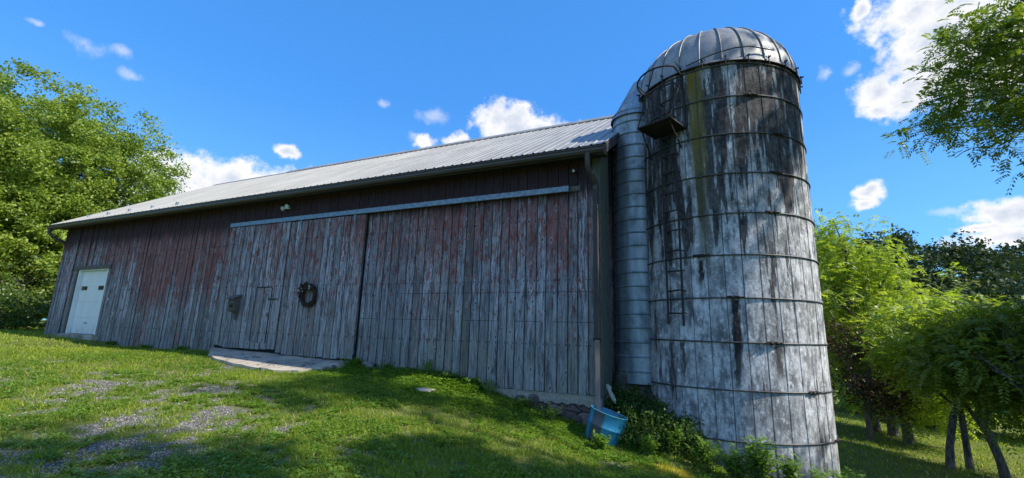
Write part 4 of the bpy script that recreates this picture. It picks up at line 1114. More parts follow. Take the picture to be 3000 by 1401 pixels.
# ------------------------------------------------------------------ leaves
def unit(v): return v / np.maximum(np.linalg.norm(v, axis=1, keepdims=True), 1e-9)
def leaf_quads(C, D, Nrm, L, W):
    """C base points, D direction, Nrm normal, lengths, widths -> V,F"""
    D = unit(D); S = unit(np.cross(D, Nrm)); n = len(C)
    N2 = np.cross(S, D)
    a = C; b = C + D * (L * .5)[:, None] + S * (W * .5)[:, None] - N2 * (L * .05)[:, None]
    c = C + D * L[:, None] - N2 * (L * .10)[:, None]; d = C + D * (L * .5)[:, None] - S * (W * .5)[:, None] - N2 * (L * .05)[:, None]
    V = np.stack([a, b, c, d], 1).reshape(-1, 3)
    return V, np.arange(4 * n).reshape(n, 4)
def cloud_leaves(rng, centers, radii, per, size, up=.7, droop=.2, flat=.6):
    K = len(centers); n = K * per
    idx = np.repeat(np.arange(K), per)
    off = rng.normal(size=(n, 3)); off = unit(off) * (rng.random((n, 1)) ** .45) ; off[:, 2] *= flat
    C = centers[idx] + off * radii[idx][:, None]
    Nr = unit(rng.normal(size=(n, 3)) * .75 + np.array([0, 0, up]) + off * .5)
    D = np.cross(Nr, rng.normal(size=(n, 3))); D = unit(D); D[:, 2] -= droop
    L = size * rng.uniform(.65, 1.25, n); W = L * rng.uniform(.5, .75, n)
    V, Fq = leaf_quads(C, D, Nr, L, W)
    clump = rng.random(K)[idx]
    var = np.clip(.55 * clump + .45 * rng.random(n), 0, 1)
    return V, Fq, var
def pinnate(rng, base, dirs, nleaf, rach, leaflet):
    """compound leaves: leaflets in pairs down a rachis"""
    K = len(base); V = []; var = []
    dirs = unit(dirs); side = unit(np.cross(dirs, np.array([0, 0, 1.0]) + rng.normal(size=(K, 3)) * .25)); nrm = unit(np.cross(side, dirs))
    Cs = []; Ds = []; Ns = []; Ls = []; vv = rng.random(K)
    for j in range(nleaf):
        s = (j // 2 + 1) / (nleaf / 2 + .5); sg = 1 if j % 2 else -1
        p = base + dirs * (rach * s)[:, None] + np.array([0, 0, -1.0]) * (rach * .45 * s * s)[:, None]
        Cs.append(p); Ds.append(side * sg * .9 + dirs * .45 + np.array([0, 0, -.25])); Ns.append(nrm + rng.normal(size=(K, 3)) * .25)
        Ls.append(leaflet * rng.uniform(.8, 1.15, K) * (1 - .25 * abs(s - .5)))
        var.append(np.clip(vv * .7 + rng.random(K) * .3, 0, 1))
    C = np.concatenate(Cs); L = np.concatenate(Ls)
    V, Fq = leaf_quads(C, np.concatenate(Ds), np.concatenate(Ns), L, L * .36)
    return V, Fq, np.concatenate(var)

def tree(name, base, height, lobes, trunk_r, leafmat, label, group=None, nclump=600, per=40, size=.16, seed=1, lean=(0, 0), style='simple', inner=.35, cl_r=.45, bark=None, limbs=9, fork=.3, twig=True, cat='tree', flat=.6, gap=None):
    """lobes: list of (cx,cy,cz,rx,ry,rz) relative to the base"""
    rng = np.random.default_rng(seed); rg = random.Random(seed)
    bz0 = gz(base[0], base[1]) - .1; B = Vector((base[0], base[1], bz0))
    root = empty(name, B, label, cat, group)
    lob = np.array(lobes, float)
    vol = (lob[:, 3] * lob[:, 4] * lob[:, 5]) ** (2 / 3); pr = vol / vol.sum()
    ii = rng.choice(len(lob), nclump, p=pr)
    d = unit(rng.normal(size=(nclump, 3))); rad = (inner + (1 - inner) * rng.random((nclump, 1)) ** .6)
    rad *= 1 + .10 * np.sin(d[:, :1] * 7 + seed) + .08 * np.sin(d[:, 1:2] * 9 + d[:, 2:3] * 6)
    Cc = lob[ii, :3] + d * rad * lob[ii, 3:6]
    Cc = Cc + np.array(B)
    gzz = gh(Cc[:, 0], Cc[:, 1]); Cc[:, 2] = np.maximum(Cc[:, 2], gzz + .25)
    # drop some clumps to leave holes
    hole = fbm(Cc[:, 0] * 1.0 + Cc[:, 2] * .7, Cc[:, 1] * 1.0 - Cc[:, 2] * .5, .55, seed, 3)
    keep = hole > .32; Cc = Cc[keep]
    if gap is not None: Cc = Cc[gap(Cc)]
    rr = cl_r * rng.uniform(.6, 1.3, len(Cc))
    if style == 'simple':
        V, Fq, var = cloud_leaves(rng, Cc, rr, per, size, flat=flat)
    else:
        K = len(Cc) * per; idx = np.repeat(np.arange(len(Cc)), per)
        off = unit(rng.normal(size=(K, 3))) * (rng.random((K, 1)) ** .5) * rr[idx][:, None]; off[:, 2] *= .7
        V, Fq, var = pinnate(rng, Cc[idx] + off, off / rr[idx][:, None] + rng.normal(size=(K, 3)) * .5 + np.array([0, 0, .15]), 12, size * rng.uniform(2.2, 3.2, K), size)
    np_mesh('crown', V, Fq, leafmat, root, var=var)
    # trunk and limbs
    mb = MB(); th = height * fork; lx, ly = lean
    tp = [B, B + Vector((lx * .15, ly * .15, th * .35)), B + Vector((lx * .5, ly * .5, th * .75)), B + Vector((lx, ly, th))]
    mb.tube(tp, [trunk_r * 1.2, trunk_r * .95, trunk_r * .9, trunk_r * .8], 10)
    tr = mb.build('trunk', bark or M_BARK, root)
    mb = MB(); pick = rng.choice(len(Cc), min(limbs, len(Cc)), replace=False)
    for q in pick:
        tgt = Vector(Cc[q]); st = tp[3].lerp(tp[2], rg.random() * .8)
        mid = st.lerp(tgt, .45) + Vector((rg.gauss(0, .3), rg.gauss(0, .3), abs(rg.gauss(.3, .3))))
        m1 = st.lerp(mid, .5) + Vector((0, 0, .1)); m2 = mid.lerp(tgt, .5) + Vector((rg.gauss(0, .15), rg.gauss(0, .15), .1))
        r0 = trunk_r * rg.uniform(.35, .6); mb.tube([st, m1, mid, m2, tgt], [r0, r0 * .8, r0 * .6, r0 * .35, r0 * .12], 6)
        if twig:
            dd = np.linalg.norm(Cc - np.array(m2), axis=1); near = np.argsort(dd)[1:7]
            for w in near:
                e = Vector(Cc[w]); mm = m2.lerp(e, .5) + Vector((rg.gauss(0, .08), rg.gauss(0, .08), .05)); mb.tube([m2, mm, e], [r0 * .3, r0 * .18, r0 * .07], 4, cap=False)
            dd = np.linalg.norm(Cc - np.array(mid), axis=1); near = np.argsort(dd)[1:5]
            for w in near:
                e = Vector(Cc[w]); mm = mid.lerp(e, .5) + Vector((rg.gauss(0, .1), rg.gauss(0, .1), .05)); mb.tube([mid, mm, e], [r0 * .4, r0 * .22, r0 * .07], 4, cap=False)
    mb.build('limbs', bark or M_BARK, root)
    return root

def polar(az, dist): a = math.radians(az); return (dist * math.sin(a), dist * math.cos(a))

# left: broad maple behind the far end of the barn
tree('maple_tree', (-32.5, 12.6), 13, [(0, 0, 7.2, 4.9, 4.6, 4.8), (-.2, -.8, 8.4, 4.0, 3.8, 4.4), (-1.2, -2.7, 9.0, 4.4, 4.0, 4.6), (-7.5, -5.5, 10.0, 4.8, 4.6, 5.8), (-4.5, -2.0, 8.8, 4.8, 4.6, 4.8), (1.6, 1.2, 6.0, 3.0, 3.2, 3.6), (-1.5, -2.5, 4.2, 5.2, 4.5, 3.2), (-6.5, -4.5, 5.2, 4.2, 4.2, 4.2), (1.0, -1.5, 3.0, 3.6, 3.2, 2.4)],
     .34, M_LEAF_MAPLE, 'huge bushy yellow-green maple rising beyond the far end of the barn', nclump=3200, per=92, size=.155, seed=4, cl_r=.60, limbs=18, fork=.25, inner=.55)
tree('maple_tree', (-34, 6.0), 12, [(0, 0, 7.0, 4.6, 4.6, 5.2), (-2, -2, 4.2, 4.5, 4.5, 3.5), (2, 1.0, 4.0, 3.4, 3.0, 3.2)],
     .30, M_LEAF_MAPLE, 'maple at the left edge standing in front of the broader maple', nclump=1400, per=84, size=.155, seed=6, cl_r=.60, limbs=12, fork=.25, inner=.55)
tree('shade_tree', (-30, 10.2), 5, [(0, 0, 2.2, 2.4, 2.0, 1.8), (-3, -1.0, 1.6, 2.6, 1.6, 1.5), (-6, -2.5, 1.8, 2.6, 1.6, 1.7)],
     .12, M_LEAF_DARK, 'low dark undergrowth tree beneath the big maple at the lawn edge', nclump=420, per=26, size=.15, seed=9, cl_r=.4, limbs=8, fork=.2)
tree('shade_tree', (-38, 9.5), 6, [(0, 0, 2.4, 3.4, 2.4, 2.2), (-4, -3, 2.0, 3.0, 2.4, 2.2), (3, 1.5, 1.8, 2.6, 2.0, 1.6)], .14, M_LEAF_DARK, 'dark bush-like tree at the far left edge of the lawn', nclump=600, per=40, size=.2, seed=10, cl_r=.5, inner=.1, limbs=8, fork=.2)
tree('shade_tree', (-33, 16.5), 6, [(0, 0, 2.4, 3.4, 2.4, 2.2), (4, 1, 2.0, 3.0, 2.4, 2.2), (-3, -1.5, 1.8, 2.6, 2.0, 1.6)], .14, M_LEAF_DARK, 'dark undergrowth tree close behind the far corner of the barn', nclump=600, per=40, size=.2, seed=11, cl_r=.5, limbs=8, fork=.2)
tree('shade_tree', (-27.5, 8.6), 3.2, [(0, 0, 1.0, 2.2, 1.2, 1.0), (-3, -1.6, .9, 2.4, 1.2, .9), (-6, -3.4, .9, 2.4, 1.4, .9)], .06, M_LEAF_DARK, 'low dark shrub along the lawn edge left of the barn corner', nclump=420, per=34, size=.13, seed=13, cl_r=.38, limbs=8, fork=.2, inner=.1)
tree('locust_tree', (-28.5, 20.5), 9.6, [(0, 0, 9.0, 1.3, 1.3, 1.5), (.5, .3, 7.4, 2.2, 2.0, 1.6)], .13, M_LEAF_MAPLE, 'small thin treetop showing above the barn roof beside the big maple', nclump=150, per=12, size=.2, seed=12, cl_r=.4, limbs=8, fork=.6)

# ------------------------------------------------------------------ trees on the right
x, y = polar(12.7, 19.5)
tree('hackberry_tree', (x, y), 8, [(-1.1, -.2, 5.2, 1.9, 1.9, 2.4), (.4, -.5, 4.0, 2.3, 2.0, 1.8), (-.2, -1.0, 2.6, 2.2, 1.8, 1.1), (.1, 0, 5.6, 1.3, 1.3, 1.3)], .17, M_LEAF_SUMAC,
     'tall yellow-green tree close behind the right edge of the silo', nclump=520, per=13, size=.10, seed=21, style='pin', cl_r=.42, limbs=12, lean=(-.3, 0), fork=.3)
x, y = polar(14.1, 19.2)
tree('sumac_tree', (x, y), 5.6, [(0.3, 0, 3.25, 1.7, 1.5, 1.3), (0.5, -0.4, 2.25, 1.8, 1.6, 1.1), (-0.3, 0.3, 1.15, 1.1, 0.9, 0.55)], .13, M_LEAF_SUMAC, 'slender tree with the straightest dark trunk of the right hand row', 'trees in the row below the silo', nclump=300, per=11, size=.10, seed=22, style='pin', cl_r=.36, limbs=7, fork=.42)
x, y = polar(15.1, 17.8)
tree('sumac_tree', (x, y), 5.0, [(0.2, 0, 2.95, 1.5, 1.5, 1.2), (0.5, -0.2, 2.05, 1.7, 1.5, 1), (0.5, -0.2, 1.15, 1.1, 0.9, 0.55)], .12, M_LEAF_SUMAC, 'short yellow-green tree with the bare pale trunk third from the silo', 'trees in the row below the silo', nclump=280, per=11, size=.10, seed=23, style='pin', cl_r=.36, limbs=7, fork=.42)
x, y = polar(17.6, 14.2)
tree('sumac_tree', (x, y), 4.6, [(0.3, 0.3, 2.75, 1.5, 1.3, 1)], .075, M_LEAF_SUMAC, 'leaning tree with a pale grey trunk tilted towards the right', 'trees in the row below the silo', nclump=202, per=12, size=.10, seed=24, style='pin', cl_r=.36, limbs=7, fork=.35, lean=(.45, .1))
x, y = polar(18.9, 14.6)
tree('sumac_tree', (x, y), 4.4, [(0.4, 0, 2.45, 1.5, 1.4, 1)], .065, M_LEAF_SUMAC, 'thin upright tree just right of the leaning pale trunk', 'trees in the row below the silo', nclump=187, per=12, size=.10, seed=25, style='pin', cl_r=.36, limbs=6, fork=.4)
x, y = polar(21.0, 14.0)
tree('sumac_tree', (x, y), 4.6, [(0.3, 0.4, 2.65, 1.6, 1.4, 1)], .08, M_LEAF_SUMAC, 'forked tree second from the right edge of the picture', 'trees in the row below the silo', nclump=218, per=12, size=.10, seed=26, style='pin', cl_r=.38, limbs=8, fork=.3, lean=(-.35, 0))
x, y = polar(23.6, 13.2)
tree('sumac_tree', (x, y), 4.5, [(0, 0.2, 2.45, 1.5, 1.4, 1.1)], .09, M_LEAF_WAL, 'dark leafy tree standing at the right edge of the picture', 'trees in the row below the silo', nclump=234, per=12, size=.10, seed=27, style='pin', cl_r=.38, limbs=8, fork=.35)
x, y = polar(12.4, 16.6)
tree('vine_tangle', (x, y), 3.6, [(0, 0, 2.1, 1.0, .9, 1.2), (-.4, 0, 2.9, .7, .7, .6), (.5, .1, 1.4, .7, .6, .7)], .06, M_LEAF_BROWN, 'brown half dead vine tangle hanging beside the silo wall', nclump=260, per=22, size=.085, seed=28, cl_r=.3, limbs=14, fork=.3)
x, y = polar(33.0, 13.6); zb_ = gz(x, y) - .1
def lob2(az, dist, z, rx, ry, rz): k = 1.18; a_, b_ = polar(az, dist * k); return (a_ - x, b_ - y, 1.7 + (z - 1.7) * k - zb_, rx * k, ry * k, rz * k)
tree('low_branch_tree', (x, y), 5, [lob2(26.3, 10.8, 2.5, .6, .7, .40), lob2(25.6, 11.0, 1.5, .6, .7, .35), lob2(27.5, 10.8, .7, .7, .8, .4), lob2(29.0, 11, 2.4, 1.0, 1, .8), lob2(32, 11.4, 3.2, 1.5, 1.4, 1.2)], .11, M_LEAF_DARK, 'dark shaded tree reaching in low from the right edge', nclump=300, per=10, size=.09, seed=29, style='pin', cl_r=.36, limbs=14, fork=.4)
def yard_gap(Cc):
    """carves gaps in out-of-view crowns so sunlight lands on chosen yard and silo spots"""
    tE = math.tan(SUN_EL); cA, sA = math.cos(SUN_A), math.sin(SUN_A)
    g = (Cc[:, 2] - .45) / tE; hx = Cc[:, 0] - g * cA; hy = Cc[:, 1] - g * sA
    def e(cx, cy, rx, ry, th=0.0):
        dx, dy = hx - cx, hy - cy; c, s_ = math.cos(th), math.sin(th); return ((dx * c + dy * s_) / rx) ** 2 + ((-dx * s_ + dy * c) / ry) ** 2 < 1
    drop = e(-6.3, 4.3, 2.0, .85, .35) | e(-3.1, 6.35, 1.7, .62, 0) | (hx < -10.0) | ((hx < -7.7) & (hy > 6.3)) | e(-5.2, 7.4, 1.6, .5) | e(-.9, 7.35, 1.9, .65) | e(.7, 7.5, 1.3, .7)
    drop |= vnoise(hx * .7, hy * 1.4, 1.0, 19) > .70
    q = (Cc[:, 0] - 1.2) / cA; zz = Cc[:, 2] - q * tE; yy = Cc[:, 1] - q * sA
    drop |= (yy > 7.7) & (yy < 9.6) & (zz > -1) & (zz < 4.2) & (vnoise(yy * 1.0, zz, 1.7, 9) > .22)
    return ~drop
# walnut: trunk outside the frame on the right, boughs reaching in at the upper right
def lobe(az, dist, z, rx, ry, rz, bx, by, bz): k = 1.25; a, b = polar(az, dist * k); return (a - bx, b - by, 1.7 + (z - 1.7) * k - bz, rx * k, ry * k, rz * k)
wx, wy = 10.4, 10.6; wzb = gz(wx, wy) - .1
tree('walnut_tree', (wx, wy), 9, [lobe(26.8, 9.6, 6.0, .95, .9, .60, wx, wy, wzb), lobe(23.2, 9.8, 5.7, .85, .7, .30, wx, wy, wzb), lobe(20.6, 9.9, 5.35, .65, .5, .20, wx, wy, wzb), lobe(21.8, 9.9, 5.1, .5, .4, .18, wx, wy, wzb), lobe(22.6, 9.7, 6.35, .45, .5, .35, wx, wy, wzb),
     lobe(27.6, 9.2, 4.75, .8, .7, .62, wx, wy, wzb), lobe(26.2, 9.3, 5.2, .8, .7, .5, wx, wy, wzb), lobe(26.0, 9.4, 6.4, .8, .8, .5, wx, wy, wzb), lobe(27.8, 9.6, 6.9, .55, .6, .45, wx, wy, wzb), (0, 0, 8.5, 3.0, 3.0, 2.0), (.5, -1.5, 7.0, 2.4, 2.2, 1.8)],
     .26, M_LEAF_WAL, 'walnut tree whose leafy boughs reach in at the upper right corner', nclump=820, per=9, size=.10, seed=31, style='pin', cl_r=.36, limbs=30, fork=.42, inner=.1, gap=lambda C: yard_gap(C) | (np.degrees(np.arctan2(C[:, 0], C[:, 1])) < 28))
# farther row; below it, unseen trees with crowns shaped to shade the yard
for i, (az, dist, hh, lab) in enumerate([(10.5, 27, 6.0, 'tree filling the gap between the silo edge and the row of trunks'), (13.6, 25, 4.6, 'bushy tree farther back between the dark trunks'), (16.2, 26, 4.8, 'light green tree standing behind the leaning pale trunk'),
        (19.4, 24, 4.6, 'light green tree far behind the thin upright tree'), (22.5, 25, 4.8, 'far bushy tree behind the forked tree'), (25.8, 24, 4.8, 'far bushy tree farthest to the right')]):
    x, y = polar(az, dist)
    tree('hedgerow_tree', (x, y), hh, [(0, 0, hh * .62, 2.2, 1.8, hh * .33), (.9, -.5, hh * .35, 2.0, 1.5, hh * .28), (-1.0, 0, hh * .3, 1.8, 1.5, hh * .28)], .12, M_LEAF_SUMAC if i % 2 else M_LEAF_WAL, lab, 'farther row of bushy trees', nclump=330, per=24, size=.15, seed=60 + i, cl_r=.42, limbs=6, fork=.2)
G2 = 'unseen tall trees right of the picture, crowns shaped to cast shade'
for i, (tx, ty, lob, sd, lab) in enumerate([
        (10.5, 7.2, [(0, 0, 14.6, 2.6, 3.0, 3.4), (1.2, -.8, 11.8, 2.4, 2.6, 2.4)], 41, 'tallest tree beyond the right edge of the picture'),
        (8.8, 4.4, [(0, 0, 10.6, 2.4, 2.4, 2.6), (.6, -1.4, 8.2, 2.2, 2.2, 2.2)], 42, 'round-headed tree nearest the yard beyond the right edge'),
        (12.5, 1.5, [(-1.5, 2.1, 15.6, 2.5, 1.2, 2.0), (0, 0, 12.5, 2.8, 3.0, 3.2), (.5, .8, 9.5, 2.4, 2.4, 2.2)], 43, 'broad tree south of the tallest one beyond the right edge'),
        (16.5, 12.3, [(0, 0, 10.5, 2.6, 2.4, 2.6), (.6, -.6, 7.0, 2.4, 2.2, 2.2)], 44, 'tree behind the walnut beyond the right edge')]):
    tree('yard_tree', (tx, ty), max(q[2] for q in lob) + 2, lob, .24, M_LEAF_WAL, lab, G2, nclump=470, per=34, size=.19, seed=sd, cl_r=.5, limbs=10, fork=.4, gap=yard_gap)

# ------------------------------------------------------------------ far wooded hill
def far_hill():
    rng = np.random.default_rng(77)
    azs = np.linspace(-20, 75, 96); ds = np.linspace(70, 220, 16); V = []
    def hz(az, d): return -2.2 + np.clip((d - 75) / 60, 0, 1) ** 1.2 * (22.5 - 6.5 * np.clip((az - 13) / 14, -1, 1.0)) 
    for d in ds:
        for a in azs: x, y = polar(a, d); V.append((x, y, hz(a, d) if d < 215 else -4))
    n = len(azs); b = [(i * n + k, i * n + k + 1, (i + 1) * n + k + 1, (i + 1) * n + k) for i in range(len(ds) - 1) for k in range(n - 1)]
    o = np_mesh('hill', np.array(V), np.array(b), M_GROUND, smooth=True); tag(o, 'low wooded rise beyond the trees on the right', kind='structure')
    Cs = []; Rs = []
    for _ in range(330):
        a = rng.uniform(-15, 60); d = rng.uniform(84, 175); x, y = polar(a, d); h = rng.uniform(7, 11); r = rng.uniform(2.4, 4.0); z0 = hz(a, d)
        k = 26; dd = unit(rng.normal(size=(k, 3))); rr = rng.uniform(.55, 1.0, (k, 1))
        c = np.array([x, y, z0 + h * .62]) + dd * rr * np.array([r, r, h * .38]); Cs.append(c); Rs.append(np.full(k, r * .42))
    V, Fq, var = cloud_leaves(rng, np.concatenate(Cs), np.concatenate(Rs), 14, .75, flat=.7)
    o = np_mesh('woodland', V, Fq, M_LEAF_FAR, var=var); tag(o, 'dark distant wood covering the hill behind the right hand trees', 'woodland', kind='stuff')
far_hill()
def far_hedge():
    rng = np.random.default_rng(78); Cs = []; Rs = []
    for _ in range(90):
        a = rng.uniform(-115, -52); d = rng.uniform(52, 70); x, y = polar(a, d); h = rng.uniform(5, 8); r = rng.uniform(2.2, 3.4); z0 = gz(x, y); k = 24
        dd = unit(rng.normal(size=(k, 3))); c = np.array([x, y, z0 + h * .5]) + dd * rng.uniform(.5, 1, (k, 1)) * np.array([r, r, h * .5]); Cs.append(c); Rs.append(np.full(k, r * .42))
    V, Fq, var = cloud_leaves(rng, np.concatenate(Cs), np.concatenate(Rs), 14, .6, flat=.8)
    o = np_mesh('woodland', V, Fq, M_LEAF_FAR, var=var); tag(o, 'dark wood edge far behind the trees on the left', 'woodland', kind='stuff')
far_hedge()

# ------------------------------------------------------------------ ground cover
def scatter(rng, n, x0, x1, y0, y1):
    return rng.uniform(x0, x1, n), rng.uniform(y0, y1, n)
def blocked(x, y):
    barnm = (x > XL) & (x < XR + .05) & (y > YF - .01) & (y < YB)
    silom = (x - SX) ** 2 + (y - SY) ** 2 < (SR + .02) ** 2
    slabm = (x > -12.4) & (x < -7.4) & (y > np.interp(x, [-12.4, -11.7, -11.1, -10.3, -9.4, -8.6, -8.05, -7.75, -7.4], [7.95, 7.50, 7.18, 7.0, 6.93, 6.91, 7.07, 7.45, 8]) + (vnoise(x, y, 5, 3) - .5) * .16) & (y < 8)
    tubm = (x - BX) ** 2 + (y - BY) ** 2 < .27 ** 2
    return barnm | silom | slabm | tubm
def grass():
    rng = np.random.default_rng(101); Xs = []; Ys = []; Hs = []; Ws = []
    # distance-graded density: close-in fine, far coarse
    def patch(n, x0, x1, y0, y1, h, w, keepf=1.0):
        x, y = scatter(rng, n, x0, x1, y0, y1); g, mo = zones(x, y)
        nz = fbm(x, y, 2.2, 61, 3); fine = fbm(x, y, 7.0, 66, 2)
        k = ~blocked(x, y) & (rng.random(n) < np.clip(1.15 - g * 1.45 - mo * .9 + (nz - .5) * 1.3, .04, 1)) & (rng.random(n) < np.clip(.02 + (fine - .28) * 2.6, .03, 1))
        x, y = x[k], y[k]; Xs.append(x); Ys.append(y)
        edge = np.clip((y - 7.35) / .6, 0, 1) * (x < -4.3)
        hh = h * rng.uniform(.45, 1.25, len(x)) * (1 + .6 * (nz[k] - .4)) * (1 + 1.1 * edge * (x > -7.2) + .2 * edge); Hs.append(hh); Ws.append(np.full(len(x), w))
    patch(230000, -9, 1.0, 1.6, 8.0, .062, .0075)
    patch(90000, -16, -8.5, 1.0, 8.0, .055, .012)
    patch(45000, -30, -15, .5, 12, .055, .022)
    patch(30000, .5, 9, 6, 22, .07, .02)
    patch(12000, -45, -22, 4, 20, .08, .04)
    x = np.concatenate(Xs); y = np.concatenate(Ys); h = np.concatenate(Hs); w = np.concatenate(Ws); n = len(x)
    z = gh(x, y)
    a = rng.uniform(0, 2 * PI, n); b = rng.uniform(0, 2 * PI, n); ln = h * rng.uniform(.2, .9, n)
    S = np.stack([np.cos(a), np.sin(a), 0 * a], 1) * (w / 2)[:, None]; Dv = np.stack([np.cos(b) * ln, np.sin(b) * ln, h], 1)
    P = np.stack([x, y, z - .004], 1)
    V = np.stack([P - S, P + S, P + Dv * .62 + S * .8, P + Dv * .62 - S * .8, P + Dv * np.array([1.25, 1.25, 1]) ], 1).reshape(-1, 3)
    i = np.arange(n) * 5
    Fq = np.stack([i, i + 1, i + 2, i + 3], 1); Ft = np.stack([i + 3, i + 2, i + 4, i + 4], 1)
    tone = fbm(x, y, .8, 91, 3)
    left = np.clip((-9 - x) / 6, 0, 1)
    var = np.clip(.28 + (tone - .5) * 1.2 + .30 * left + rng.normal(size=n) * .22, 0, .92); var = np.where(rng.random(n) < .05, 1.0, var)
    # triangles for the tips
    me_V = V; F3 = np.concatenate([Fq[:, [0, 1, 2]], Fq[:, [0, 2, 3]], Ft[:, :3]])
    o = np_mesh('lawn_grass', me_V, F3, M_BLADE, var=np.concatenate([var, var, var]), k=3)
    tag(o, 'short patchy lawn grass growing over the yard', 'grass', kind='stuff')
grass()
def clover():
    """broad-leaved low weeds in the lawn"""
    rng = np.random.default_rng(103)
    def pts(n, x0, x1, y0, y1, thr=.45):
        x, y = scatter(rng, n, x0, x1, y0, y1); g, mo = zones(x, y); nz = fbm(x, y, 1.6, 71, 3)
        k = ~blocked(x, y) & (g < .45) & (nz > thr); return x[k], y[k]
    xs, ys = [], []
    for a in ((17000, -8, .8, 1.8, 8.0, .45), (5000, -14, -8, 2.5, 8.0, .50), (5000, -7.4, -.9, 6.9, 7.98, .30)):
        x, y = pts(*a); xs.append(x); ys.append(y)
    x = np.concatenate(xs); y = np.concatenate(ys); K = len(x); per = 7; idx = np.repeat(np.arange(K), per); n = K * per
    a = rng.uniform(0, 2 * PI, n); r = rng.uniform(.0, .035, n); edge = (np.clip((y - 7.3) / .6, 0, 1) * (x > -7.4) * (x < -4.2))[idx]
    C = np.stack([x[idx] + np.cos(a) * r, y[idx] + np.sin(a) * r, 0 * a], 1); C[:, 2] = gh(x, y)[idx] + rng.uniform(.008, .05, n) * (1 + 2.2 * edge)
    D = np.stack([np.cos(a), np.sin(a), rng.uniform(-.2, .7, n)], 1); Nr = np.stack([-.4 * np.cos(a), -.4 * np.sin(a), np.ones(n)], 1) + rng.normal(size=(n, 3)) * .25
    Lh = rng.uniform(.022, .058, n) * (1 + .35 * edge)
    V, Fq = leaf_quads(C, D, Nr, Lh, Lh * .6)
    o = np_mesh('clover', V, Fq, M_WEED, var=np.clip(rng.random(K)[idx] * .6 + rng.random(n) * .25, 0, .9)); tag(o, 'low broad-leaved weeds spread through the lawn', 'ground cover', kind='stuff')
clover()
def gravel():
    rng = np.random.default_rng(105)
    x, y = scatter(rng, 90000, -16, 0.5, 1.5, 7.6); g, mo = zones(x, y); k = ~blocked(x, y) & (rng.random(len(x)) < (g - .16) * .70); x, y = x[k], y[k]; n = len(x)
    ico = np.array([(0, 0, 1), (.89, 0, .45), (.28, .85, .45), (-.72, .53, .45), (-.72, -.53, .45), (.28, -.85, .45), (.72, .53, -.45), (-.28, .85, -.45), (-.89, 0, -.45), (-.28, -.85, -.45), (.72, -.53, -.45), (0, 0, -1)])
    fc = np.array([(0, 1, 2), (0, 2, 3), (0, 3, 4), (0, 4, 5), (0, 5, 1), (1, 6, 2), (2, 7, 3), (3, 8, 4), (4, 9, 5), (5, 10, 1), (6, 7, 2), (7, 8, 3), (8, 9, 4), (9, 10, 5), (10, 6, 1)])
    s = rng.uniform(.004, .012, n)[:, None, None] * rng.uniform(.6, 1.2, (n, 1, 3)) * np.array([1, 1, .7])
    q = rng.uniform(0, 2 * PI, n); c, sn = np.cos(q), np.sin(q)
    P = ico[None] * s * (1 + rng.normal(size=(n, 12, 1)) * .12); X2 = P[..., 0] * c[:, None] - P[..., 1] * sn[:, None]; Y2 = P[..., 0] * sn[:, None] + P[..., 1] * c[:, None]
    V = np.stack([X2 + x[:, None], Y2 + y[:, None], P[..., 2] + (gh(x, y) + .004)[:, None]], -1).reshape(-1, 3)
    F3 = (fc[None] + (np.arange(n) * 12)[:, None, None]).reshape(-1, 3)
    M = bpy.data.materials.new('gravel_stone'); M.use_nodes = True; t = NT(M.node_tree); p = [q for q in t.n if q.type == 'BSDF_PRINCIPLED'][0]
    v = t.attr('var', 'Fac'); t.put(p.inputs['Base Color'], t.mix(v, (.16, .155, .14), (.42, .405, .37))); p.inputs['Roughness'].default_value = .85
    o = np_mesh('gravel', V, F3, M, var=np.repeat(rng.random(n), 15), k=3); tag(o, 'loose grey gravel showing through the worn lawn', 'gravel', kind='stuff')
gravel()

# ivy bank in the corner between barn and silo
def ivy():
    rng = np.random.default_rng(107); n0 = 900
    x = rng.uniform(-1.95, -.35, n0); y = rng.uniform(7.45, 9.0, n0)
    k = ((x - SX) ** 2 + (y - SY) ** 2 > (SR + .02) ** 2) & ~((x < XR + .06) & (y > 7.95)) & ((x - BX) ** 2 + (y - BY) ** 2 > .42 ** 2)
    k &= y > 7.55 + .25 * (x + 1.3) + 0 * x
    x, y = x[k], y[k]
    dd = np.clip((np.hypot(x - SX, y - SY) - SR) / .8, 0, 1)
    hgt = (.28 + .42 * np.clip((y - 7.6) / .9, 0, 1)) * rng.uniform(.25, 1.0, len(x))
    C = np.stack([x, y, gh(x, y) + hgt], 1); R = rng.uniform(.08, .17, len(x))
    V, Fq, var = cloud_leaves(rng, C, R, 20, .052, up=.6, droop=.4, flat=.9)
    root = empty('ivy_bush', (-1.2, 8.1, gz(-1.2, 8.1)), 'dark leafy bush filling the corner between the blue tub and the silo', 'bush')
    np_mesh('foliage', V, Fq, M_LEAF_IVY, root, var=var)
    mb = MB(); rg = random.Random(3)
    for i in range(40):
        c = Vector(C[rg.randrange(len(C))]); b = Vector((c.x + rg.uniform(-.1, .1), c.y + .05, gz(c.x, c.y) - .02)); mb.tube([b, b.lerp(c, .5) + Vector((.02, 0, 0)), c], .004, 4, cap=False)
    mb.build('stems', M_BARK, root)
ivy()
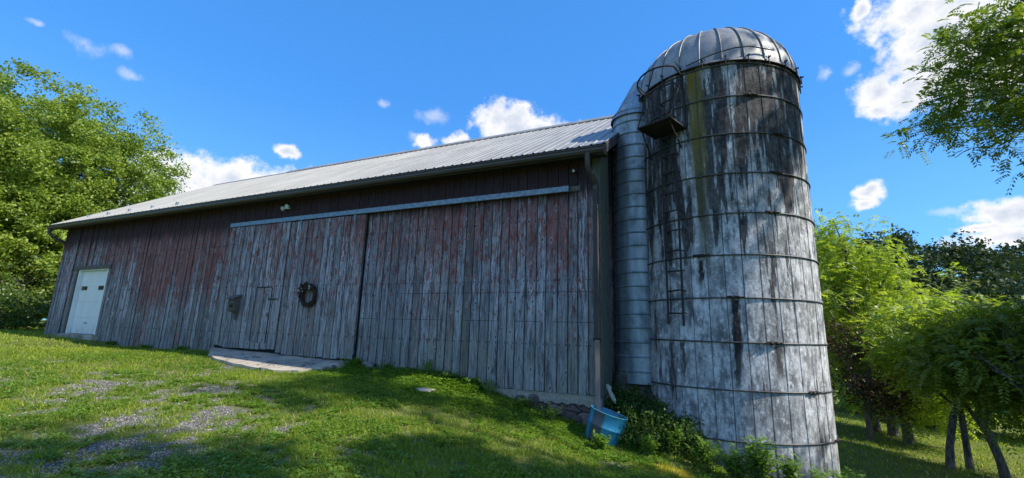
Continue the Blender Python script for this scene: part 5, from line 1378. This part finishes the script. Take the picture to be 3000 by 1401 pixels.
# stemmed weeds
def weed(name, x, y, h, nst, spread, label, seed, mat=None, leaf=.055, group=None):
    rng = np.random.default_rng(seed); z0 = gz(x, y); root = empty(name, (x, y, z0), label, 'weed', group)
    mb = MB(); Cs = []; Ds = []
    for s in range(nst):
        a = rng.uniform(0, 2 * PI); r = spread * rng.uniform(.1, 1); hh = h * rng.uniform(.55, 1.05); bx, by = x + rng.normal() * spread * .25, y + rng.normal() * spread * .25
        tx, ty = bx + math.cos(a) * r, by + math.sin(a) * r
        if math.hypot(tx - SX, ty - SY) < SR + .05: d = Vector((tx - SX, ty - SY)).normalized() * (SR + .06); tx, ty = SX + d.x, SY + d.y
        pts = [Vector((bx, by, gz(bx, by) - .01)), Vector((bx * .6 + tx * .4, by * .6 + ty * .4, z0 + hh * .6)), Vector((tx, ty, z0 + hh))]
        mb.tube(pts, [.006, .0045, .002], 4, cap=False)
        m = 11
        for j in range(m):
            t = .25 + .75 * j / m; p = pts[0].lerp(pts[1], t * 2) if t < .5 else pts[1].lerp(pts[2], t * 2 - 1)
            for sg in (0, PI):
                q = j * 2.4 + sg; Cs.append(p); Ds.append((math.cos(q), math.sin(q), .35))
    mb.build('stems', M_STEM, root)
    C = np.array(Cs); D = np.array(Ds) + rng.normal(size=(len(Cs), 3)) * .2; n = len(C)
    Nr = np.array([0, 0, 1.0]) - D * .4 + rng.normal(size=(n, 3)) * .2; L = leaf * rng.uniform(.7, 1.5, n)
    V, Fq = leaf_quads(C, D, Nr, L, L * .42)
    np_mesh('foliage', V, Fq, mat or M_WEED, root, var=rng.random(n) * .95)
M_STEM = mat_simple('green_stem', (.08, .12, .03), (.16, .20, .06), 20, .7, bmp=0)
WG = 'weeds along the foot of the silo'
wl = [(.35, 7.55, 0.74, 27, .22, 'tallest bright weed in front of the silo foot', .075), (.05, 7.45, 0.54, 23, .2, 'leafy weed just left of the tallest weed at the silo foot', .06), (.72, 7.62, 0.60, 20, .2, 'weed with loose stems just right of the tallest weed at the silo foot', .06),
      (1.1, 7.75, 0.50, 20, .22, 'small weed below the sunlit right part of the silo', .055), (1.42, 8.0, 0.60, 20, .2, 'rightmost weed by the silo edge', .055), (-.35, 7.6, 0.43, 23, .25, 'low spreading weed at the mossy edge before the silo', .05),
      (-.75, 7.75, 0.41, 23, .25, 'fine-leaved weed between the dark bush and the mossy edge', .045), (-1.1, 7.45, 0.31, 17, .2, 'small weed right of the blue tub', .045), (-1.78, 7.20, 0.26, 17, .12, 'tuft of narrow leaves sprouting before the blue tub', .05)]
for i, (x, y, h, n, s, lab, lf) in enumerate(wl): weed('weed_plant', x, y, h, n, s, lab, 200 + i, leaf=lf * 1.35, group=WG)
for i, (wx_, wy_, wh_, lab_) in enumerate([(-6.5, 7.85, .24, 'weed just right of the dark stone at the wall'), (-4.9, 7.85, .26, 'bushy weed right of the pale sprig at the wall'), (-4.45, 7.8, .22, 'weed left of where the stone foundation shows'),
        (-3.3, 7.78, .2, 'small weed under the bare stone foundation'), (-13.6, 7.86, .16, 'weed at the wall left of the concrete apron'), (-15.4, 7.86, .14, 'low weed under the reddest boards'), (-17.3, 7.86, .13, 'low weed below the white outlet cover')]):
    weed('weed_plant', wx_, wy_, wh_, 16, .2, lab_, 250 + i, leaf=.05)
weed('weed_plant', -5.45, 7.85, .38, 14, .2, 'pale green sprig climbing the boards in the middle of the wall', 230, leaf=.05)
weed('weed_plant', -3.95, 7.8, .30, 12, .2, 'weed at the wall where the stone foundation begins to show', 231, leaf=.045)
weed('weed_plant', -7.25, 7.7, .30, 16, .25, 'long-leaved grass clump at the right end of the concrete apron', 232, leaf=.08)
weed('weed_plant', -10.7, 7.62, .07, 10, .25, 'flat green weed growing on the concrete apron', 233, leaf=.05)
weed('weed_plant', -2.75, 7.7, .30, 14, .25, 'bright weed just left of the blue tub', 234, leaf=.045)
